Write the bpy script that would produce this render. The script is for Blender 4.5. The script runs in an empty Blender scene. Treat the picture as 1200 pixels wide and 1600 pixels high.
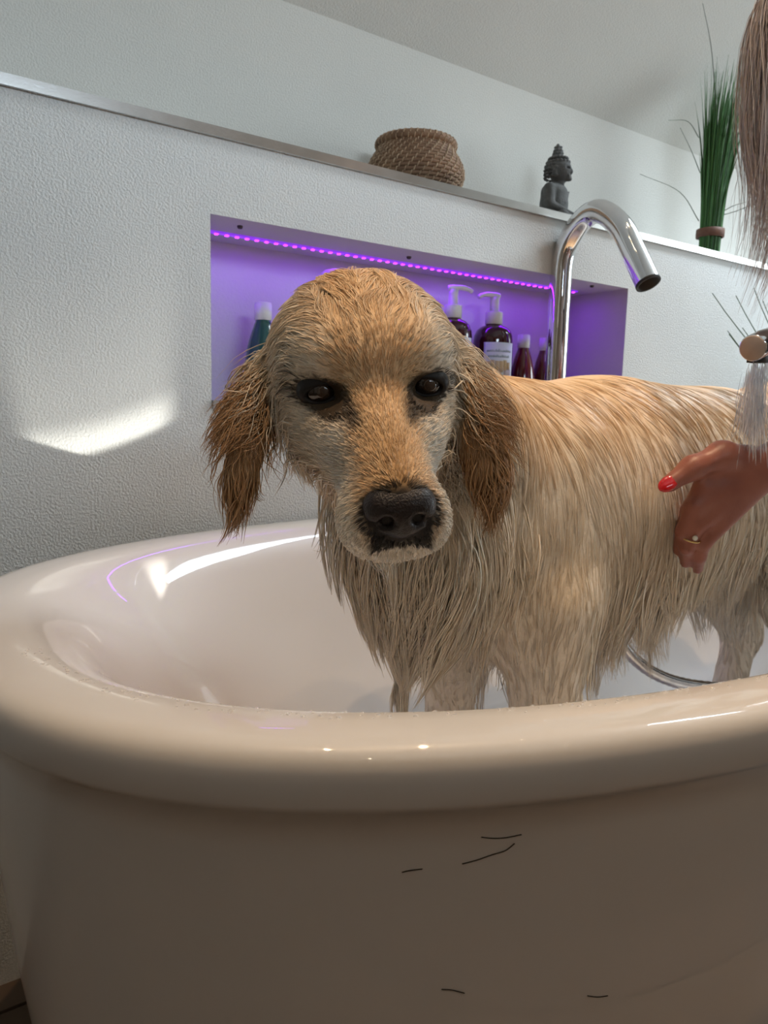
import bpy, math, random
import numpy as np
from mathutils import Vector, Matrix
from mathutils.kdtree import KDTree

random.seed(7)
RNG = np.random.default_rng(7)
S = bpy.context.scene
COL = S.collection

# ------------------------------------------------------------------ camera
CAM_Z = 0.77
FPX = 1150.0
YAW, PITCH, ROLL = math.radians(55.09), math.radians(8.02), math.radians(1.4826)
_fw = np.array([math.cos(YAW) * math.cos(PITCH), math.sin(YAW) * math.cos(PITCH), -math.sin(PITCH)])
_rt0 = np.array([math.sin(YAW), -math.cos(YAW), 0.0])
_up0 = np.cross(_rt0, _fw)
_rt = math.cos(ROLL) * _rt0 + math.sin(ROLL) * _up0
_up = -math.sin(ROLL) * _rt0 + math.cos(ROLL) * _up0
EYE = np.array([0.0, 0.0, CAM_Z])
cam_d = bpy.data.cameras.new('camera')
cam = bpy.data.objects.new('camera', cam_d)
COL.objects.link(cam)
cam_d.sensor_fit = 'VERTICAL'
cam_d.sensor_height = 24.0
cam_d.lens = 24.0 * FPX / 1600.0
cam_d.clip_start = 0.01
cam_d.dof.use_dof = True
cam_d.dof.focus_distance = 0.56
cam_d.dof.aperture_fstop = 11.0
M = Matrix((( _rt[0], _up[0], -_fw[0], 0), (_rt[1], _up[1], -_fw[1], 0), (_rt[2], _up[2], -_fw[2], CAM_Z), (0, 0, 0, 1)))
cam.matrix_world = M
S.camera = cam


def at(px, py, d):
    """world position seen at a photograph pixel, at distance d along the view axis"""
    return EYE + d * (_fw + (px - 600) / FPX * _rt + (800 - py) / FPX * _up)


def at_y(px, py, y):
    r = _fw + (px - 600) / FPX * _rt + (800 - py) / FPX * _up
    return EYE + r * (y / r[1])


def at_x(px, py, x):
    r = _fw + (px - 600) / FPX * _rt + (800 - py) / FPX * _up
    return EYE + r * (x / r[0])


# ------------------------------------------------------------------ world, light, exposure
w = bpy.data.worlds.new('world')
S.world = w
w.use_nodes = True
w.node_tree.nodes['Background'].inputs[0].default_value = (0.55, 0.62, 0.70, 1)
w.node_tree.nodes['Background'].inputs[1].default_value = 0.25
S.view_settings.view_transform = 'Standard'
S.view_settings.look = 'None'
S.view_settings.gamma = 1.0
S.view_settings.use_curve_mapping = False
S.view_settings.exposure = 0.10
try:
    S.cycles.use_denoising = True
    S.cycles.max_bounces = 5
    S.cycles.diffuse_bounces = 3
    S.cycles.glossy_bounces = 3
    S.cycles.transparent_max_bounces = 10
    S.cycles.adaptive_threshold = 0.07
    S.cycles.adaptive_min_samples = 16
    S.cycles.caustics_reflective = False
    S.cycles.caustics_refractive = False
    S.cycles.sample_clamp_indirect = 6.0
except Exception:
    pass


def area_light(name, loc, target, sx, sy, power, color):
    l = bpy.data.lights.new(name, 'AREA')
    l.shape = 'RECTANGLE'
    l.size, l.size_y = sx, sy
    l.energy = power
    l.color = color
    o = bpy.data.objects.new(name, l)
    COL.objects.link(o)
    o.location = loc
    o.rotation_euler = (Vector(target) - Vector(loc)).to_track_quat('-Z', 'Y').to_euler()
    return o


CEIL_Y0, CEIL_Z0, CEIL_TAN, CEIL_TOP = 1.20, 1.437, 1.0, 2.40      # sloped attic ceiling with a flat part above


def ceil_z(y):
    return min(CEIL_TOP, CEIL_Z0 + (CEIL_Y0 - y) * CEIL_TAN)


KNEE_Y = CEIL_Y0 - (CEIL_TOP - CEIL_Z0) / CEIL_TAN
SKY_X0, SKY_X1, SKY_Y0, SKY_Y1 = 1.70, 2.60, 0.27, 0.82   # roof window in the slope
_skx, _sky = (SKY_X0 + SKY_X1) / 2, (SKY_Y0 + SKY_Y1) / 2
sky_light = area_light('roof_window_daylight', (_skx, _sky, ceil_z(_sky) + .03), (_skx - .35, _sky - .8, ceil_z(_sky) + .03 - 1.0), SKY_X1 - SKY_X0, (SKY_Y1 - SKY_Y0) * 1.35, 58, (0.80, 0.91, 1.0))
side_light = area_light('side_window_daylight', (3.16, -0.20, 1.20), (0, 0.25, 0.9), 0.9, 0.75, 16, (0.82, 0.94, 1.0))

rear_light = area_light('rear_window_daylight', (.30, -1.98, 1.56), (.30, 1.0, 1.05), 1.1, 0.42, 24, (0.72, 0.87, 1.0))

# warm ceiling spots over the tub; the last two added to brighten its front
SPOTS = [(.12, .34), (.58, .34), (1.04, .34), (1.50, .34), (-.5, -1.15), (.9, -1.25)]
for i, (x, y) in enumerate(SPOTS):
    l = bpy.data.lights.new('ceiling_spot_light', 'SPOT')
    l.energy = (30, 34, 40, 34, 23, 23)[i]; l.color = (1.0, .69, .42); l.spot_size = math.radians(52); l.spot_blend = .9; l.shadow_soft_size = .012
    o = bpy.data.objects.new('ceiling_spot_light', l); COL.objects.link(o)
    o.location = (x, y, ceil_z(y) - .05)
    if y < -.5: l.energy = 20; l.spot_size = math.radians(95)
    o.rotation_euler = (Vector((x, y + .06, 0)) - Vector((x, y, CEIL_TOP))).to_track_quat('-Z', 'Y').to_euler()

# sunlight thrown back onto the wall by the wet inside of the tub: a curved patch with a sharp lower edge
cl = bpy.data.lights.new('tub_sun_reflection', 'SPOT')
cl.energy = 10; cl.color = (1.0, .97, .88); cl.spot_size = math.radians(80); cl.spot_blend = .3; cl.shadow_soft_size = .004
co = bpy.data.objects.new('tub_sun_reflection', cl); COL.objects.link(co)
_cl0 = np.array((.36, .62, .42)); _clt = at_y(190, 640, 1.0)
co.location = _cl0
_z = -(_clt - _cl0) / np.linalg.norm(_clt - _cl0)
_x = np.cross((0, 0, 1.), _z); _x /= np.linalg.norm(_x); _y = np.cross(_z, _x)
co.matrix_world = Matrix(((_x[0], _y[0], _z[0], _cl0[0]), (_x[1], _y[1], _z[1], _cl0[1]), (_x[2], _y[2], _z[2], _cl0[2]), (0, 0, 0, 1)))
cl.use_nodes = True
_nt = cl.node_tree
_em = _nt.nodes['Emission']


def _math(op, a, b=None, c=None):
    n_ = _nt.nodes.new('ShaderNodeMath'); n_.operation = op
    for i_, v_ in enumerate((a, b, c)):
        if v_ is None: continue
        if isinstance(v_, (int, float)): n_.inputs[i_].default_value = v_
        else: _nt.links.new(v_, n_.inputs[i_])
    return n_.outputs[0]


def _ramp(v_, a, b):
    n_ = _nt.nodes.new('ShaderNodeMapRange'); n_.interpolation_type = 'SMOOTHSTEP'
    _nt.links.new(v_, n_.inputs[0]); n_.inputs[1].default_value = a; n_.inputs[2].default_value = b
    return n_.outputs[0]


_tc = _nt.nodes.new('ShaderNodeTexCoord'); _sp = _nt.nodes.new('ShaderNodeSeparateXYZ')
_nt.links.new(_tc.outputs['Normal'], _sp.inputs[0])
_iz = _math('MULTIPLY', _sp.outputs[2], -1.0)
_u = _math('DIVIDE', _sp.outputs[0], _iz); _v = _math('DIVIDE', _sp.outputs[1], _iz)


def _uv(px, py):
    d_ = at_y(px, py, 1.0) - _cl0
    zz_ = -d_.dot(_z)
    return d_.dot(_x) / zz_, d_.dot(_y) / zz_


# lower edge through three points of the wall, as a parabola v = a u^2 + b u + c
_p = [_uv(30, 735), _uv(150, 712), _uv(262, 668)]
_A = np.linalg.solve(np.array([[q[0] ** 2, q[0], 1] for q in _p]), np.array([q[1] for q in _p]))
_edge = _math('ADD', _math('MULTIPLY', _math('ADD', _math('MULTIPLY', _u, float(_A[0])), float(_A[1])), _u), float(_A[2]))
_h = _math('SUBTRACT', _v, _edge)
_hs = abs(_uv(150, 660)[1] - _uv(150, 712)[1])
_band = _math('MULTIPLY', _ramp(_h, 0.0, _hs * .25), _math('SUBTRACT', 1.0, _ramp(_h, _hs * .45, _hs * 1.3)))
_glow = _math('MULTIPLY', _math('MULTIPLY', _ramp(_h, 0.0, _hs * .25), _math('SUBTRACT', 1.0, _ramp(_h, _hs * 1.0, _hs * 6.0))), .36)
_u0, _u1 = sorted((_uv(30, 700)[0], _uv(270, 660)[0]))
_du = _u1 - _u0
_lim = _math('MULTIPLY', _ramp(_u, _u0 - _du * .06, _u0 + _du * .12), _math('SUBTRACT', 1.0, _ramp(_u, _u1 - _du * .15, _u1 + _du * .08)))
_tot = _math('MULTIPLY', _math('ADD', _band, _glow), _lim)
_nt.links.new(_tot, _em.inputs['Strength'])

# ------------------------------------------------------------------ helpers


def new_obj(name, data, parent=None):
    o = bpy.data.objects.new(name, data)
    COL.objects.link(o)
    if parent is not None:
        o.parent = parent
    return o


def empty(name, loc=(0, 0, 0)):
    o = bpy.data.objects.new(name, None)
    o.empty_display_size = 0.05
    COL.objects.link(o)
    o.location = loc
    return o


def tag(o, label=None, cat=None, group=None, kind=None):
    if label: o['label'] = label
    if cat: o['category'] = cat
    if group: o['group'] = group
    if kind: o['kind'] = kind
    return o


def mesh(name, v, f, mat, parent=None, smooth=True, origin=None, col=None):
    """one mesh object; v in world coordinates, origin = its parent's location"""
    v = np.asarray(v, dtype=np.float32).reshape(-1, 3)
    off = np.zeros(3)
    if parent is not None:
        p = parent
        while p is not None:
            off = off + np.array(p.location)
            p = p.parent
    if origin is not None:
        off = off * 0 + np.array(origin)
    me = bpy.data.meshes.new(name)
    vv = v - off.astype(np.float32)
    if isinstance(f, np.ndarray):
        n, k = f.shape
        me.vertices.add(len(vv))
        me.vertices.foreach_set('co', vv.ravel())
        me.loops.add(n * k)
        me.loops.foreach_set('vertex_index', f.astype(np.int32).ravel())
        me.polygons.add(n)
        me.polygons.foreach_set('loop_start', np.arange(0, n * k, k, dtype=np.int32))
        me.polygons.foreach_set('loop_total', np.full(n, k, dtype=np.int32))
        me.update(calc_edges=True)
    else:
        me.from_pydata([tuple(map(float, p)) for p in vv], [], f)
        me.update()
    if smooth:
        me.polygons.foreach_set('use_smooth', np.ones(len(me.polygons), dtype=bool))
    if col is not None:
        a = me.attributes.new('Col', 'FLOAT_COLOR', 'POINT')
        c4 = np.ones((len(vv), 4), dtype=np.float32)
        c4[:, :3] = col
        a.data.foreach_set('color', c4.ravel())
    o = new_obj(name, me, parent)
    if parent is None and origin is not None:
        o.location = origin
    if mat is not None:
        me.materials.append(mat)
    return o


class MB:
    """collects simple shapes into one mesh"""
    def __init__(s):
        s.v = []; s.f = []

    def add(s, v, f):
        n = len(s.v)
        s.v += [tuple(p) for p in v]
        s.f += [tuple(i + n for i in q) for q in f]
        return s

    def box(s, a, b):
        x0, y0, z0 = a; x1, y1, z1 = b
        v = [(x0, y0, z0), (x1, y0, z0), (x1, y1, z0), (x0, y1, z0), (x0, y0, z1), (x1, y0, z1), (x1, y1, z1), (x0, y1, z1)]
        return s.add(v, [(0, 3, 2, 1), (4, 5, 6, 7), (0, 1, 5, 4), (1, 2, 6, 5), (2, 3, 7, 6), (3, 0, 4, 7)])

    def lathe(s, prof, c, n=32, axis=None):
        """prof: list of (r, z); c: base centre"""
        c = np.array(c, float)
        z = np.array(axis if axis is not None else (0, 0, 1), float); z /= np.linalg.norm(z)
        a = np.array((1, 0, 0)) if abs(z[0]) < .9 else np.array((0, 1, 0))
        x = np.cross(a, z); x /= np.linalg.norm(x)
        y = np.cross(z, x)
        v = []; f = []
        for r, h in prof:
            for i in range(n):
                t = 2 * math.pi * i / n
                v.append(c + z * h + (x * math.cos(t) + y * math.sin(t)) * r)
        for j in range(len(prof) - 1):
            for i in range(n):
                k = (i + 1) % n
                f.append((j * n + i, j * n + k, (j + 1) * n + k, (j + 1) * n + i))
        return s.add(v, f)

    def tube(s, pts, r, n=12, caps=True):
        pts = [np.array(p, float) for p in pts]
        m = len(pts)
        rr = list(r) if hasattr(r, '__len__') else [r] * m
        T = []
        for i in range(m):
            t = pts[min(i + 1, m - 1)] - pts[max(i - 1, 0)]
            T.append(t / (np.linalg.norm(t) + 1e-12))
        a = np.array((0, 0, 1.0)) if abs(T[0][2]) < .9 else np.array((1.0, 0, 0))
        x = np.cross(a, T[0]); x /= np.linalg.norm(x)
        v = []; f = []
        for i in range(m):
            x = x - T[i] * x.dot(T[i]); x /= np.linalg.norm(x)
            y = np.cross(T[i], x)
            for k in range(n):
                t = 2 * math.pi * k / n
                v.append(pts[i] + (x * math.cos(t) + y * math.sin(t)) * rr[i])
        for j in range(m - 1):
            for i in range(n):
                k = (i + 1) % n
                f.append((j * n + i, j * n + k, (j + 1) * n + k, (j + 1) * n + i))
        if caps:
            f.append(tuple(range(n - 1, -1, -1)))
            f.append(tuple((m - 1) * n + i for i in range(n)))
        return s.add(v, f)

    def build(s, name, mat, parent=None, smooth=True, origin=None):
        return mesh(name, s.v, s.f, mat, parent, smooth, origin)


def spline(pts, n=24):
    """Catmull-Rom through points"""
    P = [np.array(p, float) for p in pts]
    P = [2 * P[0] - P[1]] + P + [2 * P[-1] - P[-2]]
    out = []
    segs = len(P) - 3
    for i in range(segs):
        a, b, c, d = P[i:i + 4]
        m = max(2, n // segs)
        for k in range(m):
            t = k / m
            out.append(.5 * ((2 * b) + (c - a) * t + (2 * a - 5 * b + 4 * c - d) * t * t + (3 * b - a - 3 * c + d) * t ** 3))
    out.append(P[-2])
    return out


def autosmooth(o, ang=40):
    me = o.data
    me.polygons.foreach_set('use_smooth', np.ones(len(me.polygons), dtype=bool))
    import bmesh
    bm = bmesh.new(); bm.from_mesh(me)
    for e in bm.edges:
        if len(e.link_faces) == 2 and e.calc_face_angle(0) > math.radians(ang):
            e.smooth = False
    bm.to_mesh(me); bm.free()
    return o


# ------------------------------------------------------------------ materials
def mat(name, color, rough=.5, metal=0., spec=.5, bump=None, coat=0., noise=None, attr=False, emit=None, trans=0., ior=1.45, sheen=0., sss=0., alpha=1., detail=3, coat_rough=.05):
    m = bpy.data.materials.new(name)
    m.use_nodes = True
    nt = m.node_tree
    b = nt.nodes['Principled BSDF']
    b.inputs['Base Color'].default_value = (*color, 1)
    b.inputs['Roughness'].default_value = rough
    b.inputs['Metallic'].default_value = metal
    b.inputs['Specular IOR Level'].default_value = spec
    b.inputs['Coat Weight'].default_value = coat
    b.inputs['Coat Roughness'].default_value = coat_rough
    b.inputs['Transmission Weight'].default_value = trans
    b.inputs['IOR'].default_value = ior
    b.inputs['Sheen Weight'].default_value = sheen
    b.inputs['Subsurface Weight'].default_value = sss
    b.inputs['Alpha'].default_value = alpha
    if sss:
        b.inputs['Subsurface Radius'].default_value = (.012, .005, .003)
        b.inputs['Subsurface Scale'].default_value = .6
    if emit:
        b.inputs['Emission Color'].default_value = (*emit[0], 1)
        b.inputs['Emission Strength'].default_value = emit[1]
    tc = nt.nodes.new('ShaderNodeTexCoord')
    if noise:   # (scale, second colour, amount-lo, amount-hi)
        n = nt.nodes.new('ShaderNodeTexNoise'); n.inputs['Scale'].default_value = noise[0]; n.inputs['Detail'].default_value = 5
        r = nt.nodes.new('ShaderNodeMapRange'); r.inputs[1].default_value = .35; r.inputs[2].default_value = .65
        r.inputs[3].default_value = noise[2]; r.inputs[4].default_value = noise[3]
        mx = nt.nodes.new('ShaderNodeMix'); mx.data_type = 'RGBA'
        nt.links.new(tc.outputs['Object'], n.inputs['Vector'])
        nt.links.new(n.outputs['Fac'], r.inputs[0]); nt.links.new(r.outputs[0], mx.inputs[0])
        mx.inputs[6].default_value = (*color, 1); mx.inputs[7].default_value = (*noise[1], 1)
        nt.links.new(mx.outputs[2], b.inputs['Base Color'])
    if attr:
        a = nt.nodes.new('ShaderNodeAttribute'); a.attribute_name = 'Col'
        nt.links.new(a.outputs['Color'], b.inputs['Base Color'])
    if bump:    # (scale, strength, distance)
        n = nt.nodes.new('ShaderNodeTexNoise'); n.inputs['Scale'].default_value = bump[0]; n.inputs['Detail'].default_value = detail
        bp = nt.nodes.new('ShaderNodeBump'); bp.inputs['Strength'].default_value = bump[1]; bp.inputs['Distance'].default_value = bump[2]
        nt.links.new(tc.outputs['Object'], n.inputs['Vector'])
        nt.links.new(n.outputs['Fac'], bp.inputs['Height']); nt.links.new(bp.outputs[0], b.inputs['Normal'])
    return m


M_PLASTER = mat('rough_white_plaster', (.78, .79, .77), .9, spec=.2, bump=(330, .7, .003), noise=(6, (.72, .73, .72), 0, .5))
M_PAINT = mat('white_painted_plaster', (.69, .675, .625), .9, spec=.2, bump=(330, .5, .003), noise=(5, (.64, .63, .585), 0, .5))
M_NICHE = mat('smooth_niche_plaster', (.62, .60, .62), .75, spec=.3, bump=(240, .2, .002))
M_ALU = mat('brushed_aluminium', (.72, .71, .69), .22, 1.0, bump=(400, .05, .001), noise=(30, (.60, .59, .57), 0, .6))
M_SILL = mat('grey_sill_metal', (.35, .34, .33), .45, .6, noise=(40, (.28, .27, .26), 0, 1))
M_TUB = mat('white_acrylic', (.74, .71, .68), .35, spec=.25, coat=.8, coat_rough=.02, noise=(2.5, (.72, .69, .66), 0, 1))
M_CHROME = mat('polished_chrome', (.82, .83, .85), .06, 1.0, noise=(60, (.74, .75, .78), 0, .5))
M_DARK = mat('dark_opening', (.02, .02, .02), .6, noise=(40, (.03, .03, .03), 0, 1))
M_FLOOR = mat('dark_brown_floor_tile', (.055, .038, .027), .4, bump=(30, .1, .002), noise=(8, (.04, .028, .02), 0, 1))
M_WOOD = mat('brown_wood', (.20, .125, .075), .5, bump=(60, .1, .002), noise=(9, (.15, .09, .05), 0, 1))
M_SIDE = mat('warm_sand_paint', (.44, .34, .25), .9, bump=(150, .2, .002), noise=(4, (.40, .31, .225), 0, 1))
M_REAR = mat('warm_beige_paint', (.26, .18, .125), .9, bump=(150, .2, .002), noise=(4, (.23, .16, .11), 0, 1))

# ------------------------------------------------------------------ structure
LEDGE_Z = CAM_Z + 0.367
NX0, NX1 = 0.397, 1.294
NZ0, NZ1 = CAM_Z + 0.004, CAM_Z + 0.256
ND = 0.16
XL, XR, YR = -1.5, 3.2, -2.0
UY = 1.20    # upper wall

# wall_back: the front wall of the ledge with its niche
v = [(XL, 1, 0), (XR, 1, 0), (XR, 1, LEDGE_Z), (XL, 1, LEDGE_Z),
     (NX0, 1, NZ0), (NX1, 1, NZ0), (NX1, 1, NZ1), (NX0, 1, NZ1),
     (NX0, 1 + ND, NZ0), (NX1, 1 + ND, NZ0), (NX1, 1 + ND, NZ1), (NX0, 1 + ND, NZ1),
     (XL, UY + .1, LEDGE_Z), (XR, UY + .1, LEDGE_Z), (XL, UY + .1, 0), (XR, UY + .1, 0)]
wall = mesh('wall_back', v, [(0, 1, 5, 4), (1, 2, 6, 5), (2, 3, 7, 6), (3, 0, 4, 7), (3, 2, 13, 12), (1, 0, 14, 15), (0, 3, 12, 14), (2, 1, 15, 13)], M_PLASTER, smooth=False)
tag(wall, kind='structure')
nb = mesh('niche_lining', v, [(4, 5, 9, 8), (5, 6, 10, 9), (6, 7, 11, 10), (7, 4, 8, 11), (8, 9, 10, 11)], M_NICHE, wall, smooth=False)
wu = MB().box((XL, UY, LEDGE_Z), (XR, UY + .1, ceil_z(UY) + .08)).build('wall_upper', M_PAINT, smooth=False); tag(wu, kind='structure')
fl = MB().box((XL, YR, -.05), (XR, UY + .1, -.006)).build('floor', M_FLOOR, smooth=False); tag(fl, kind='structure')
M_PLANKS = [mat('floor_plank_%d' % i, c, .4, bump=(40, .15, .002), noise=(7, tuple(.75 * q for q in c), 0, 1)) for i, c in enumerate(((.13, .09, .062), (.20, .145, .10), (.16, .11, .078)))]
yy = YR + .004
i = 0
while yy + .112 < UY + .1:
    MB().box((XL + .002, yy, -.006), (XR - .002, yy + .112, 0)).build('plank', M_PLANKS[i * 2 % 3], fl, smooth=False)
    yy += .118; i += 1


cb = MB()
t = .12


def slope_slab(x0, x1, y0, y1, t0, t1):
    vv = [(x, y, CEIL_Z0 + (CEIL_Y0 - y) * CEIL_TAN + k) for k in (t0, t1) for x, y in ((x0, y0), (x1, y0), (x1, y1), (x0, y1))]
    return vv, [(0, 3, 2, 1), (4, 5, 6, 7), (0, 1, 5, 4), (1, 2, 6, 5), (2, 3, 7, 6), (3, 0, 4, 7)]


for q in ((XL, SKY_X0, KNEE_Y, UY + .02), (SKY_X1, XR, KNEE_Y, UY + .02), (SKY_X0, SKY_X1, KNEE_Y, SKY_Y0), (SKY_X0, SKY_X1, SKY_Y1, UY + .02)):
    cb.add(*slope_slab(*q, 0, t))
cb.box((XL, YR, CEIL_TOP), (XR, KNEE_Y, CEIL_TOP + t))
ce = cb.build('ceiling', M_PAINT, smooth=False); tag(ce, kind='structure')
wl = MB().box((XL - .1, YR, 0), (XL, UY + .1, 3.3)).build('wall_left', M_SIDE, smooth=False); tag(wl, kind='structure')
# right wall with a window opening
WY0, WY1, WZ0, WZ1 = -0.70, 0.30, 0.78, 1.62
mb = MB()
mb.box((XR, YR, 0), (XR + .1, WY0, 3.3)).box((XR, WY1, 0), (XR + .1, UY + .1, 3.3)).box((XR, WY0, 0), (XR + .1, WY1, WZ0)).box((XR, WY0, WZ1), (XR + .1, WY1, 3.3))
wr = mb.build('wall_right', M_PAINT, smooth=False); tag(wr, kind='structure')
RX0, RX1, RZ0, RZ1 = -.30, .90, 1.30, 1.82
wre = MB().box((XL, YR - .1, 0), (RX0, YR, 3.3)).box((RX1, YR - .1, 0), (XR, YR, 3.3)).box((RX0, YR - .1, 0), (RX1, YR, RZ0)).box((RX0, YR - .1, RZ1), (RX1, YR, 3.3)).build('wall_rear', M_REAR, smooth=False); tag(wre, kind='structure')
# unseen half-height block added behind the camera to keep low daylight off the tub
wh = MB().box((XL, -1.02, 0), (1.25, -.92, 1.24)).box((XL, -1.04, 1.24), (1.27, -.90, 1.27)).build('wall_light_block', M_REAR, smooth=False); tag(wh, kind='structure')
# roof window: frame and pane
M_GLASS = mat('window_glass', (.75, .85, .95), .05, alpha=.25, noise=(3, (.8, .88, .96), 0, 1))
M_FRAME = mat('white_window_frame', (.8, .8, .78), .4, noise=(20, (.77, .77, .75), 0, 1))
w1 = MB()
for x0, x1, y0, y1 in ((SKY_X0, SKY_X0 + .03, SKY_Y0, SKY_Y1), (SKY_X1 - .03, SKY_X1, SKY_Y0, SKY_Y1), (SKY_X0 + .03, SKY_X1 - .03, SKY_Y0, SKY_Y0 + .03), (SKY_X0 + .03, SKY_X1 - .03, SKY_Y1 - .03, SKY_Y1)):
    w1.add(*slope_slab(x0, x1, y0, y1, .06, .13))
w1 = w1.build('window_1', M_FRAME, smooth=False); tag(w1, kind='structure')
MB().add(*slope_slab(SKY_X0 + .03, SKY_X1 - .03, SKY_Y0 + .03, SKY_Y1 - .03, .09, .096)).build('pane', M_GLASS, w1, smooth=False)
w2 = MB()
w2.box((XR + .02, WY0, WZ0), (XR + .08, WY0 + .05, WZ1)).box((XR + .02, WY1 - .05, WZ0), (XR + .08, WY1, WZ1)).box((XR + .02, WY0 + .05, WZ0), (XR + .08, WY1 - .05, WZ0 + .05)).box((XR + .02, WY0 + .05, WZ1 - .05), (XR + .08, WY1 - .05, WZ1))
w2 = w2.build('window_2', M_FRAME, smooth=False); tag(w2, kind='structure')
MB().box((XR + .045, WY0 + .05, WZ0 + .05), (XR + .05, WY1 - .05, WZ1 - .05)).build('pane', M_GLASS, w2, smooth=False)
w3 = MB()
w3.box((RX0, YR - .08, RZ0), (RX0 + .04, YR - .02, RZ1)).box((RX1 - .04, YR - .08, RZ0), (RX1, YR - .02, RZ1)).box((RX0 + .04, YR - .08, RZ0), (RX1 - .04, YR - .02, RZ0 + .04)).box((RX0 + .04, YR - .08, RZ1 - .04), (RX1 - .04, YR - .02, RZ1))
w3 = w3.build('window_3', M_FRAME, smooth=False); tag(w3, kind='structure')
MB().box((RX0 + .04, YR - .055, RZ0 + .04), (RX1 - .04, YR - .05, RZ1 - .04)).build('pane', M_GLASS, w3, smooth=False)
# the fittings of the ceiling spots
M_BULB = mat('warm_spot_bulb', (.9, .8, .6), .4, emit=((1.0, .78, .5), 40.0), noise=(50, (.9, .82, .65), 0, 1))
for i, (x, y) in enumerate(SPOTS):
    zc = ceil_z(y) - (.022 if y > KNEE_Y else 0)
    sp = empty('ceiling_spot', (x, y, zc))
    tag(sp, ['recessed ceiling spot farthest left above the tub', 'recessed ceiling spot second from left above the tub', 'recessed ceiling spot third from left above the tub', 'recessed ceiling spot farthest right above the tub', 'added bounce spot left at the back of the room', 'added bounce spot right at the back of the room'][i], 'ceiling light', 'ceiling spots')
    MB().lathe([(.012, -.006), (.028, -.003), (.030, -.012), (.032, -.004), (.042, -.006), (.044, -.002), (.044, .03 if y > KNEE_Y else 0)], (x, y, zc), 28).build('ring', M_CHROME, sp)
    MB().lathe([(0, -.010), (.009, -.010), (.012, -.006)], (x, y, zc), 24).build('bulb', M_BULB, sp)
# rear door, seen only as a reflection in the tub
d1 = MB().box((1.45, YR, 0), (2.35, YR + .04, 2.0)).build('door_1', M_WOOD, smooth=False); tag(d1, kind='structure')
MB().lathe([(0.0, .06), (.022, .058), (.025, .045), (.012, .03), (.012, 0)], (1.55, YR + .04, 1.02), 16, (0, 1, 0)).build('door_knob', M_CHROME, d1)
# slatted cupboard made up at the back left to give the tub's gloss stripes
M_SLAT = mat('pale_wood_slat', (.42, .34, .26), .5, bump=(60, .1, .002), noise=(9, (.36, .29, .22), 0, 1))
cup = empty('reflection_cupboard', (-1.28, -.5, 0))
tag(cup, 'made-up slatted cupboard at the left wall, added for tub reflections', 'cupboard')
MB().box((XL + .005, -.88, .0), (-1.14, -.15, 1.55)).build('carcass', M_WOOD, cup, smooth=False)
sl = None
for i in range(9):
    z0 = .06 + i * .165
    q = MB().add([(-1.14, -.86, z0), (-1.14, -.17, z0), (-1.14, -.17, z0 + .15), (-1.14, -.86, z0 + .15), (-1.085, -.86, z0), (-1.085, -.17, z0), (-1.115, -.17, z0 + .15), (-1.115, -.86, z0 + .15)],
                 [(0, 1, 2, 3), (7, 6, 5, 4), (0, 4, 5, 1), (1, 5, 6, 2), (2, 6, 7, 3), (3, 7, 4, 0)]).build('slat', M_SLAT, cup, smooth=False)
# metal edge of the ledge and the sill strip of the niche
t1 = MB().box((XL, .9935, LEDGE_Z - .0115), (XR, 1.0, LEDGE_Z + .0015)).box((XL, 1.0, LEDGE_Z), (XR, 1.03, LEDGE_Z + .0015)).build('trim_1', M_ALU, smooth=False); tag(t1, kind='structure')
t2 = MB().box((NX0, .994, NZ0 - .010), (NX1, 1.0, NZ0 + .001)).build('trim_2', M_SILL, smooth=False); tag(t2, kind='structure')

# ------------------------------------------------------------------ bathtub
TCX, TCY, TA, TB, TN = 0.8655, 0.5845, 0.8315, 0.412, 2.6
RIM = CAM_Z - 0.1694


def tub_ring(oa, ob, z, n=160, sh=0.):
    out = []
    for i in range(n):
        t = 2 * math.pi * i / n
        c, s = math.cos(t), math.sin(t)
        out.append((TCX + sh + (TA - oa) * math.copysign(abs(c) ** (2 / TN), c), TCY + (TB - ob) * math.copysign(abs(s) ** (2 / TN), s), z))
    return out


PROF = [(.16, .18, .0), (.11, .14, .012), (.088, .115, .05), (.068, .092, .13), (.05, .07, .23), (.036, .05, .33), (.026, .034, .43), (.020, .024, .50), (.017, .018, .535),
        (.016, .015, .5595), (.012, .012, .5612), (.006, .006, .5622), (.003, .003, .5632), (.0015, .0015, .568), (.0, .0, .577), (.0, .0, .586), (.0012, .0012, .5915), (.004, .004, .5955), (.009, .0085, .5985), (.016, .015, .5995), (.026, .024, .5997), (.036, .033, .5995), (.05, .045, .5985), (.062, .055, .594),
        (.080, .066, .583), (.105, .078, .560), (.150, .092, .500), (.195, .107, .430), (.245, .124, .350), (.29, .142, .29), (.35, .175, .245), (.43, .23, .217), (.53, .30, .203), (.70, .37, .199), (.80, .42, .198)]
v = []; f = []
n = 160
dz = RIM - .5995
for oa, ob, z in PROF:
    v += tub_ring(oa, ob, max(0, z + dz) if z > 0 else 0.0)
for j in range(len(PROF) - 1):
    for i in range(n):
        k = (i + 1) % n
        f.append((j * n + i, j * n + k, (j + 1) * n + k, (j + 1) * n + i))
f.append(tuple((len(PROF) - 1) * n + i for i in range(n)))
f.append(tuple(range(n - 1, -1, -1)))
tub = mesh('bathtub', v, f, M_TUB)
autosmooth(tub, 70)
tag(tub, 'glossy white oval freestanding bathtub with a thick rounded rim', 'bathtub')
FLOOR_T = .200 + dz
dr = MB().lathe([(0, .004), (.02, .004), (.03, .002), (.034, -.001)], (1.0, .60, FLOOR_T), 24).build('drain', M_CHROME, tub)

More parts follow.
